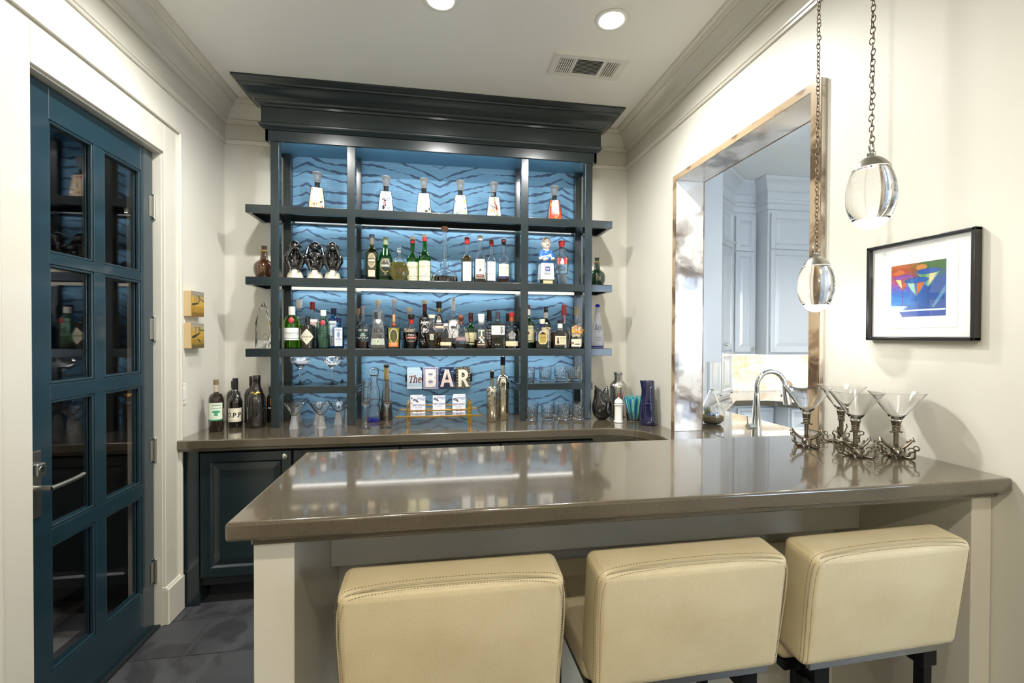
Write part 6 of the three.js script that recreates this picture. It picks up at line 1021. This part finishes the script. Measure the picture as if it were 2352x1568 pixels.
{ // four letter tiles on a wall hook rail
  const t = thing('bar_sign', 'photo letter tiles spelling The BAR on dark rail above tray', 'sign', [1.39, 1.183, 0.008]);
  part('sign_rail', bx(-0.232, 0.232, -0.024, 0.026, 0, 0.012, 0.001), M.blackMetal, t);
  const tiles = [
    cell(130, 190, (c, w, h) => { fill(c, '#bcd6e6', 0, 0, w, h); for (let i = 0; i < 20; i++) { c.globalAlpha = 0.2; fill(c, '#ffffff', 0, rr(0, h), w, rr(2, 12)); } c.globalAlpha = 1; poly(c, [[110, 0], [130, 0], [130, 34]], '#2a2f48'); word(c, 'The', 68, 106, 86, '#7b2d33', 'serif', 'italic bold', 116); word(c, 'The', 65, 102, 86, '#f0d2ce', 'serif', 'italic bold', 116); word(c, 'The', 66, 104, 84, '#3d1c24', 'serif', 'italic', 112); }),
    cell(130, 190, (c, w, h) => { fill(c, '#cfcbe0', 0, 0, w, h); for (let i = 0; i < 13; i++) for (const y of [6, h - 14]) fill(c, '#1d1d44', 4 + i * 10, y, 6, 8); for (let i = 0; i < 16; i++) { fill(c, '#1d1d44', 4, 18 + i * 10, 7, 6); fill(c, '#2c2a6c', 112, 18 + i * 10, 12, 6); } word(c, 'B', 62, 99, 218, '#f6f1e8', 'sans-serif', 'bold', 112); for (let i = 0; i < 5; i++) { fill(c, '#2a2744', 44 + i * 8, 56, 5, 10); fill(c, '#2a2744', 44 + i * 8, 122, 5, 12); } }),
    cell(130, 190, (c, w, h) => { fill(c, '#1f2a4c', 0, 0, w, h); for (let i = 0; i < 26; i++) fill(c, ['#89a2bd', '#0f1730', '#4f6d94'][i % 3], rr(0, w), rr(0, h), rr(10, 60), rr(4, 12)); word(c, 'A', 65, 100, 210, '#f6e6e0', 'sans-serif', 'bold', 118); for (const [x, y] of [[65, 36], [60, 64], [74, 64], [50, 92], [82, 92], [42, 120], [65, 126], [88, 120], [32, 152], [98, 152]]) ring(c, x, y, 7, 7, '#e39a92', 3); }),
    cell(130, 190, (c, w, h) => { fill(c, '#3f3a34', 0, 0, w, h); for (let i = 0; i < 14; i++) for (let k = 0; k < 4; k++) fill(c, '#b8ae96', 8 + k * 34 + (i % 2) * 12, 6 + i * 13, 20, 5); word(c, 'R', 66, 99, 214, '#f4efdc', 'sans-serif', 'bold', 116); }),
  ];
  tiles.forEach((u, i) => { const x = -0.169 + i * 0.1115; part('letter_tile', clean(onPlane(new THREE.BoxGeometry(0.102, 0.15, 0.008).translate(x, 0, 0.017), u, true)), M.printGloss, t); });
}

// ---------------------------------------------------------------- right end of the back counter
{ // fish shaped pitcher
  const t = thing('fish_pitcher', 'black glazed gurgling fish pitcher with round handle hole', 'pitcher', [2.485, H, 0.3], 0.12);
  const f = sculpt([0, 0.115, 0], 0.13, 88, (p) => {
    let d = sdBall(p, [0, 0.075, 0], [0.072, 0.08, 0.048]);
    d = smin(d, sdCap(p, [-0.006, 0.11, 0], [-0.03, 0.185, 0], 0.048, 0.026), 0.03);
    d = smin(d, sdCap(p, [-0.03, 0.185, 0], [-0.052, 0.226, 0], 0.02, 0.006), 0.014);
    d = smin(d, sdCap(p, [0.022, 0.13, 0], [0.03, 0.19, 0], 0.03, 0.018), 0.018);
    d = smin(d, sdCap(p, [0.03, 0.19, 0], [0.038, 0.222, 0], 0.016, 0.005), 0.01);
    d = Math.max(d, -sdCap(p, [0.002, 0.24, 0], [0.004, 0.192, 0], 0.02, 0.006));
    const hx = (p[0] - 0.036) / 0.021, hy = (p[1] - 0.085) / 0.032, hole = (Math.hypot(hx, hy) - 1) * 0.02;
    d = -smin(-d, hole, 0.012);
    const gx = Math.hypot((p[0] - 0.036) / 0.044, (p[1] - 0.085) / 0.056);
    d -= 0.005 * Math.exp(-(((gx - 1) / 0.22) ** 2)) * (p[2] > 0 ? 1 : 0.6);
    return Math.max(d, -p[1]);
  });
  part('pitcher_body', f, M.black, t);
  for (const s of [-1, 1]) part('eye', new THREE.TorusGeometry(0.0065, 0.0022, 8, 20).translate(-0.026, 0.187, s * 0.022), M.black, t);
}
{
  const t = thing('pepper_mill', 'white ceramic shaker with domed top in front of steel growler', 'shaker', [2.551, H, 0.425]);
  part('mill_body', lathe([[0, 0], [0.031, 0], [0.032, 0.006], [0.026, 0.018], [0.026, 0.108], [0.03, 0.112], [0.031, 0.118], [0.026, 0.121], [0, 0.121]], 36), M.ceramic, t);
  part('mill_top', lathe([[0, 0.121], [0.023, 0.1215], [0.028, 0.128], [0.028, 0.133], [0.022, 0.147], [0.012, 0.156], [0.005, 0.158], [0.006, 0.163], [0, 0.166]], 32), M.ceramic, t);
  part('rim_line', new THREE.TorusGeometry(0.0305, 0.001, 6, 36).rotateX(Math.PI / 2).translate(0, 0.1155, 0), std('#3a3a3c', 0.4), t);
}
{ // straws in a glass
  const cx = 2.665, cz = 0.4;
  const t = thing('straw_glass', 'clear plastic cup holding blue and green straws', 'cup', [cx, H, cz]);
  part('cup', lathe([[0, 0], [0.039, 0], [0.041, 0.003], [0.051, 0.088], [0.0495, 0.088], [0.0395, 0.005], [0, 0.005]], 40), M.glass, t);
  const hues = ['#2f9fb0', '#7fd6c2', '#1f5fae', '#4fb7a6', '#a6dcc0', '#2b7fc4'].map((h) => std(h, 0.35));
  let n = 0;
  for (let i = 0; i < 44; i++) {
    const a = i * 2.39996, r0 = 0.026 * Math.sqrt((i + 0.5) / 44), r1 = 0.012 + 0.05 * Math.sqrt((i + 0.5) / 44), b = V(r0 * Math.cos(a), 0.0075, r0 * Math.sin(a)), e = V(r1 * Math.cos(a + 0.25), 0.158 + 0.012 * Math.cos(i * 2.1), r1 * Math.sin(a + 0.25) * 0.8);
    // stay inside the cup's rim
    const k = Math.hypot(lerp(b.x, e.x, 0.52), lerp(b.z, e.z, 0.52)); if (k > 0.042) { e.x *= 0.042 / k; e.z *= 0.042 / k; }
    const names = ['teal', 'mint green', 'deep blue', 'sea green', 'pale green', 'bright blue'];
    solo('drinking_straw', names[i % 6] + ' drinking straw among those standing in the clear cup', 'straw', rod(b.add(V(cx, H, cz)), e.add(V(cx, H, cz)), 0.0036, 0.0036, 8), hues[i % 6], names[i % 6] + ' straws in the clear cup');
  }
}
{ // navy tapered jug
  const t = thing('navy_jug', 'tall glossy navy tapered jug nearest the right wall', 'jug', [2.706, H, 0.53], -0.3);
  const out = [[0, 0], [0.056, 0], [0.058, 0.004], [0.0555, 0.05], [0.047, 0.15], [0.041, 0.22], [0.0385, 0.275], [0.0375, 0.28], [0.036, 0.276], [0.0385, 0.2], [0.05, 0.02], [0, 0.02]];
  const g = clean(lathe(out, 48)), p = g.attributes.position; for (let i = 0; i < p.count; i++) if (p.getX(i) < -0.02 && p.getY(i) > 0.245) { const w = (p.getY(i) - 0.245) / 0.035 * Math.max(0, 1 - Math.abs(p.getZ(i)) / 0.014); p.setX(i, p.getX(i) - 0.014 * w); p.setY(i, p.getY(i) + 0.003 * w); }
  g.computeVertexNormals();
  part('jug_body', toCreasedNormals(g, 1), M.navy, t);
  part('relief', merge(tube([[-0.03, 0.135, 0.042], [-0.01, 0.142, 0.05], [0.012, 0.139, 0.05], [0.034, 0.145, 0.038]], 0.0035, 24, 8), tube([[-0.018, 0.02, 0.0545], [-0.008, 0.06, 0.054], [0.002, 0.02, 0.0575], [0.012, 0.06, 0.0535], [0.022, 0.02, 0.053]], 0.0025, 30, 8)), M.navy, t);
}

// ---------------------------------------------------------------- pendants
function pendant(x, y, z, label, turn) {
  const t = thing('pendant_light', label, 'pendant light', [x, y, z], turn, 'crystal egg pendants on chains');
  const rx = 0.0535, egg = []; for (let i = 0; i <= 40; i++) { const a = -Math.PI / 2 + Math.PI * i / 40, yy = Math.sin(a); egg.push([rx * Math.cos(a) * (1 - 0.06 * yy), yy * 0.092]); }
  const inner = egg.filter(([, yy]) => yy < 0.062);
  part('crystal_egg', lathe([...inner, [0, 0.062]], 56), M.crystal, t);
  part('metal_cap', lathe([...egg.filter(([, yy]) => yy > 0.058).map(([r, yy]) => [r + 0.0022, yy + 0.0012]), [0.009, 0.0955], [0.009, 0.103], [0.006, 0.108], [0, 0.108]], 44), M.nickel, t);
  // the lit bowl at the foot of the egg, and its light
  part('bulb', lathe([[0, -0.0905], ...egg.filter(([, yy]) => yy < -0.068).map(([r, yy]) => [r * 0.985, yy * 0.985]), [0, -0.0735]], 36), glow(NEUTRAL, 5), t);
  const l = lamp(new THREE.PointLight(NEUTRAL, POWER.pendant, 0, 2), 'pendant_glow', t); l.position.set(0, -0.105, 0); l.shadow.radius = 1;
  const link = (() => { const g = new THREE.TorusGeometry(0.0064, 0.00155, 8, 18); g.scale(0.85, 1.3, 1); return g; })();
  part('link', new THREE.TorusGeometry(0.0125, 0.0026, 8, 22).translate(0, 0.118, 0), M.nickel, t);
  let yy = 0.118 + 0.0178, k = 0;
  while (y + yy < CEIL - 0.02) { const m = part('link', link, M.chain, t); m.position.set(0.0012 * Math.sin(k * 1.7), yy, 0.0012 * Math.cos(k * 2.3)); m.rotation.y = k % 2 ? rr(-0.35, 0.35) : Math.PI / 2 + rr(-0.35, 0.35); m.rotation.z = rr(-0.1, 0.1); yy += 0.0138; k++; }
  part('canopy', lathe([[0, CEIL - y], [0.06, CEIL - y], [0.058, CEIL - y - 0.012], [0.02, CEIL - y - 0.024], [0, CEIL - y - 0.026]], 36), M.nickel, t);
  return t;
}
pendant(2.615, 1.651, 1.93, 'lower crystal egg pendant in front of the opening', 0);
pendant(2.461, 1.841, 2.263, 'upper crystal egg pendant nearest the viewer, left of the picture', 0.4);

// ---------------------------------------------------------------- pictures on the walls
{
  const t = thing('framed_picture', 'black framed print of colourful martini glasses on right wall', 'picture', [W - 0.012, 1.617, 2.129], -Math.PI / 2);
  const w = 0.307, h = 0.3, f = 0.011, d = 0.024;
  part('frame', merge(bx(-w / 2, w / 2, h / 2 - f, h / 2, -0.012, d - 0.012, 0.003), bx(-w / 2, w / 2, -h / 2, -h / 2 + f, -0.012, d - 0.012, 0.003), bx(-w / 2, -w / 2 + f, -h / 2, h / 2, -0.012, d - 0.012, 0.003), bx(w / 2 - f, w / 2, -h / 2, h / 2, -0.012, d - 0.012, 0.003)), phy({ color: '#17181b', roughness: 0.35, clearcoat: 0.3 }), t);
  const m = part('mat_board', merge(bx(-w / 2 + f, w / 2 - f, -h / 2 + f, h / 2 - f, -0.01, -0.002), bx(-0.105, 0.105, -0.113, 0.117, -0.002, -0.0012, 0.0003)), M.matBoard, t);
  const u = cell(260, 260, (c, w2, h2) => {
    const bands = [[0, '#b5622a'], [0.12, '#a8502e'], [0.3, '#b04a72'], [0.42, '#7d58b8'], [0.56, '#2f6fc0'], [0.75, '#2a86cf'], [1, '#2a4fa8']];
    for (let y = 0; y < h2; y++) { const v = y / h2; let i = 0; while (v > bands[i + 1][0]) i++; const q = (v - bands[i][0]) / (bands[i + 1][0] - bands[i][0]), hex = (s) => [1, 3, 5].map((k) => parseInt(s.slice(k, k + 2), 16)), L0 = mix3(hex(bands[i][1]), hex(bands[i + 1][1]), q), R0 = mix3([70, 110, 60], [40, 84, 158], sstep(v, 0.08, 0.36)); for (let x = 0; x < w2; x += 4) { const k = mix3(L0, R0, sstep(x / w2, 0.25, 0.75)); c.fillStyle = 'rgb(' + k.map((z) => Math.round(z)).join(',') + ')'; c.fillRect(x, y, 4, 1); } }
    blob(c, 150, 24, 26, 14, '#c98a4a'); blob(c, 40, 40, 30, 12, '#c76a30');
    const mart = (x, y, r, dp, cols) => { poly(c, [[x - r, y], [x + r, y], [x + 4, y + dp], [x - 4, y + dp]], cols[0]); poly(c, [[x - r * 0.8, y + 6], [x - r * 0.2, y + 6], [x - 2, y + dp - 8], [x - r * 0.4, y + dp * 0.6]], cols[1]); poly(c, [[x + r * 0.1, y + 8], [x + r * 0.7, y + 6], [x + r * 0.36, y + dp * 0.6], [x + 2, y + dp - 6]], cols[2]); blob(c, x, y, r, r * 0.22, cols[3]); ring(c, x, y, r, r * 0.22, cols[4], 2); fill(c, cols[4], x - 2, y + dp, 4, 84); ring(c, x, y + dp + 88, r * 0.72, r * 0.26, cols[4], 3); };
    mart(60, 62, 48, 66, ['#a04a62', '#d8d08a', '#c25a36', '#8a4fa8', '#6a3a6c']); mart(182, 46, 56, 72, ['#7fb08a', '#5f9a6a', '#e0c89a', '#2f5aa8', '#2a4a90']); mart(126, 84, 58, 78, ['#5a7ab0', '#9fd0b8', '#d0703a', '#2a62b0', '#233f86']);
    poly(c, [[200, 214], [258, 118], [258, 150], [208, 222]], '#5f93b8'); fill(c, '#d9e6f4', 0, 226, w2, 8); fill(c, '#2a4fa8', 0, 238, w2, 22);
  });
  part('print', clean(onPlane(new THREE.BoxGeometry(0.155, 0.158, 0.001).translate(-0.002, 0.0, -0.0008), u, true)), M.print, m);
  part('signature', clean(onPlane(new THREE.PlaneGeometry(0.05, 0.009).translate(-0.05, -0.09, -0.0009), cell(110, 22, (c, a, b) => { fill(c, '#f4f4f2', 0, 0, a, b); scrawl(c, 6, 11, 98, 6, '#c9c7c2', 2); }))), M.print, m);
  part('pane', bx(-w / 2 + f, w / 2 - f, -h / 2 + f, h / 2 - f, 0.003, 0.0045), M.pane, t);
}
[['upper small square beach canvas with figures on the left wall', 1.651, P.paint1], ['lower small square beach canvas on the left wall', 1.472, P.paint1b]].forEach(([label, y, u]) => {
  const t = thing('small_canvas', label, 'painting', [0, y, 0.427], Math.PI / 2, 'two small canvases on the left wall');
  part('canvas_block', bx(-0.067, 0.067, -0.07, 0.07, 0.001, 0.038, 0.001), std('#cdb487', 0.6), t);
  part('picture_face', clean(onPlane(new THREE.BoxGeometry(0.134, 0.14, 0.003).translate(0, 0, 0.0395), u, true)), M.print, t);
});

renderer.render(scene, camera);
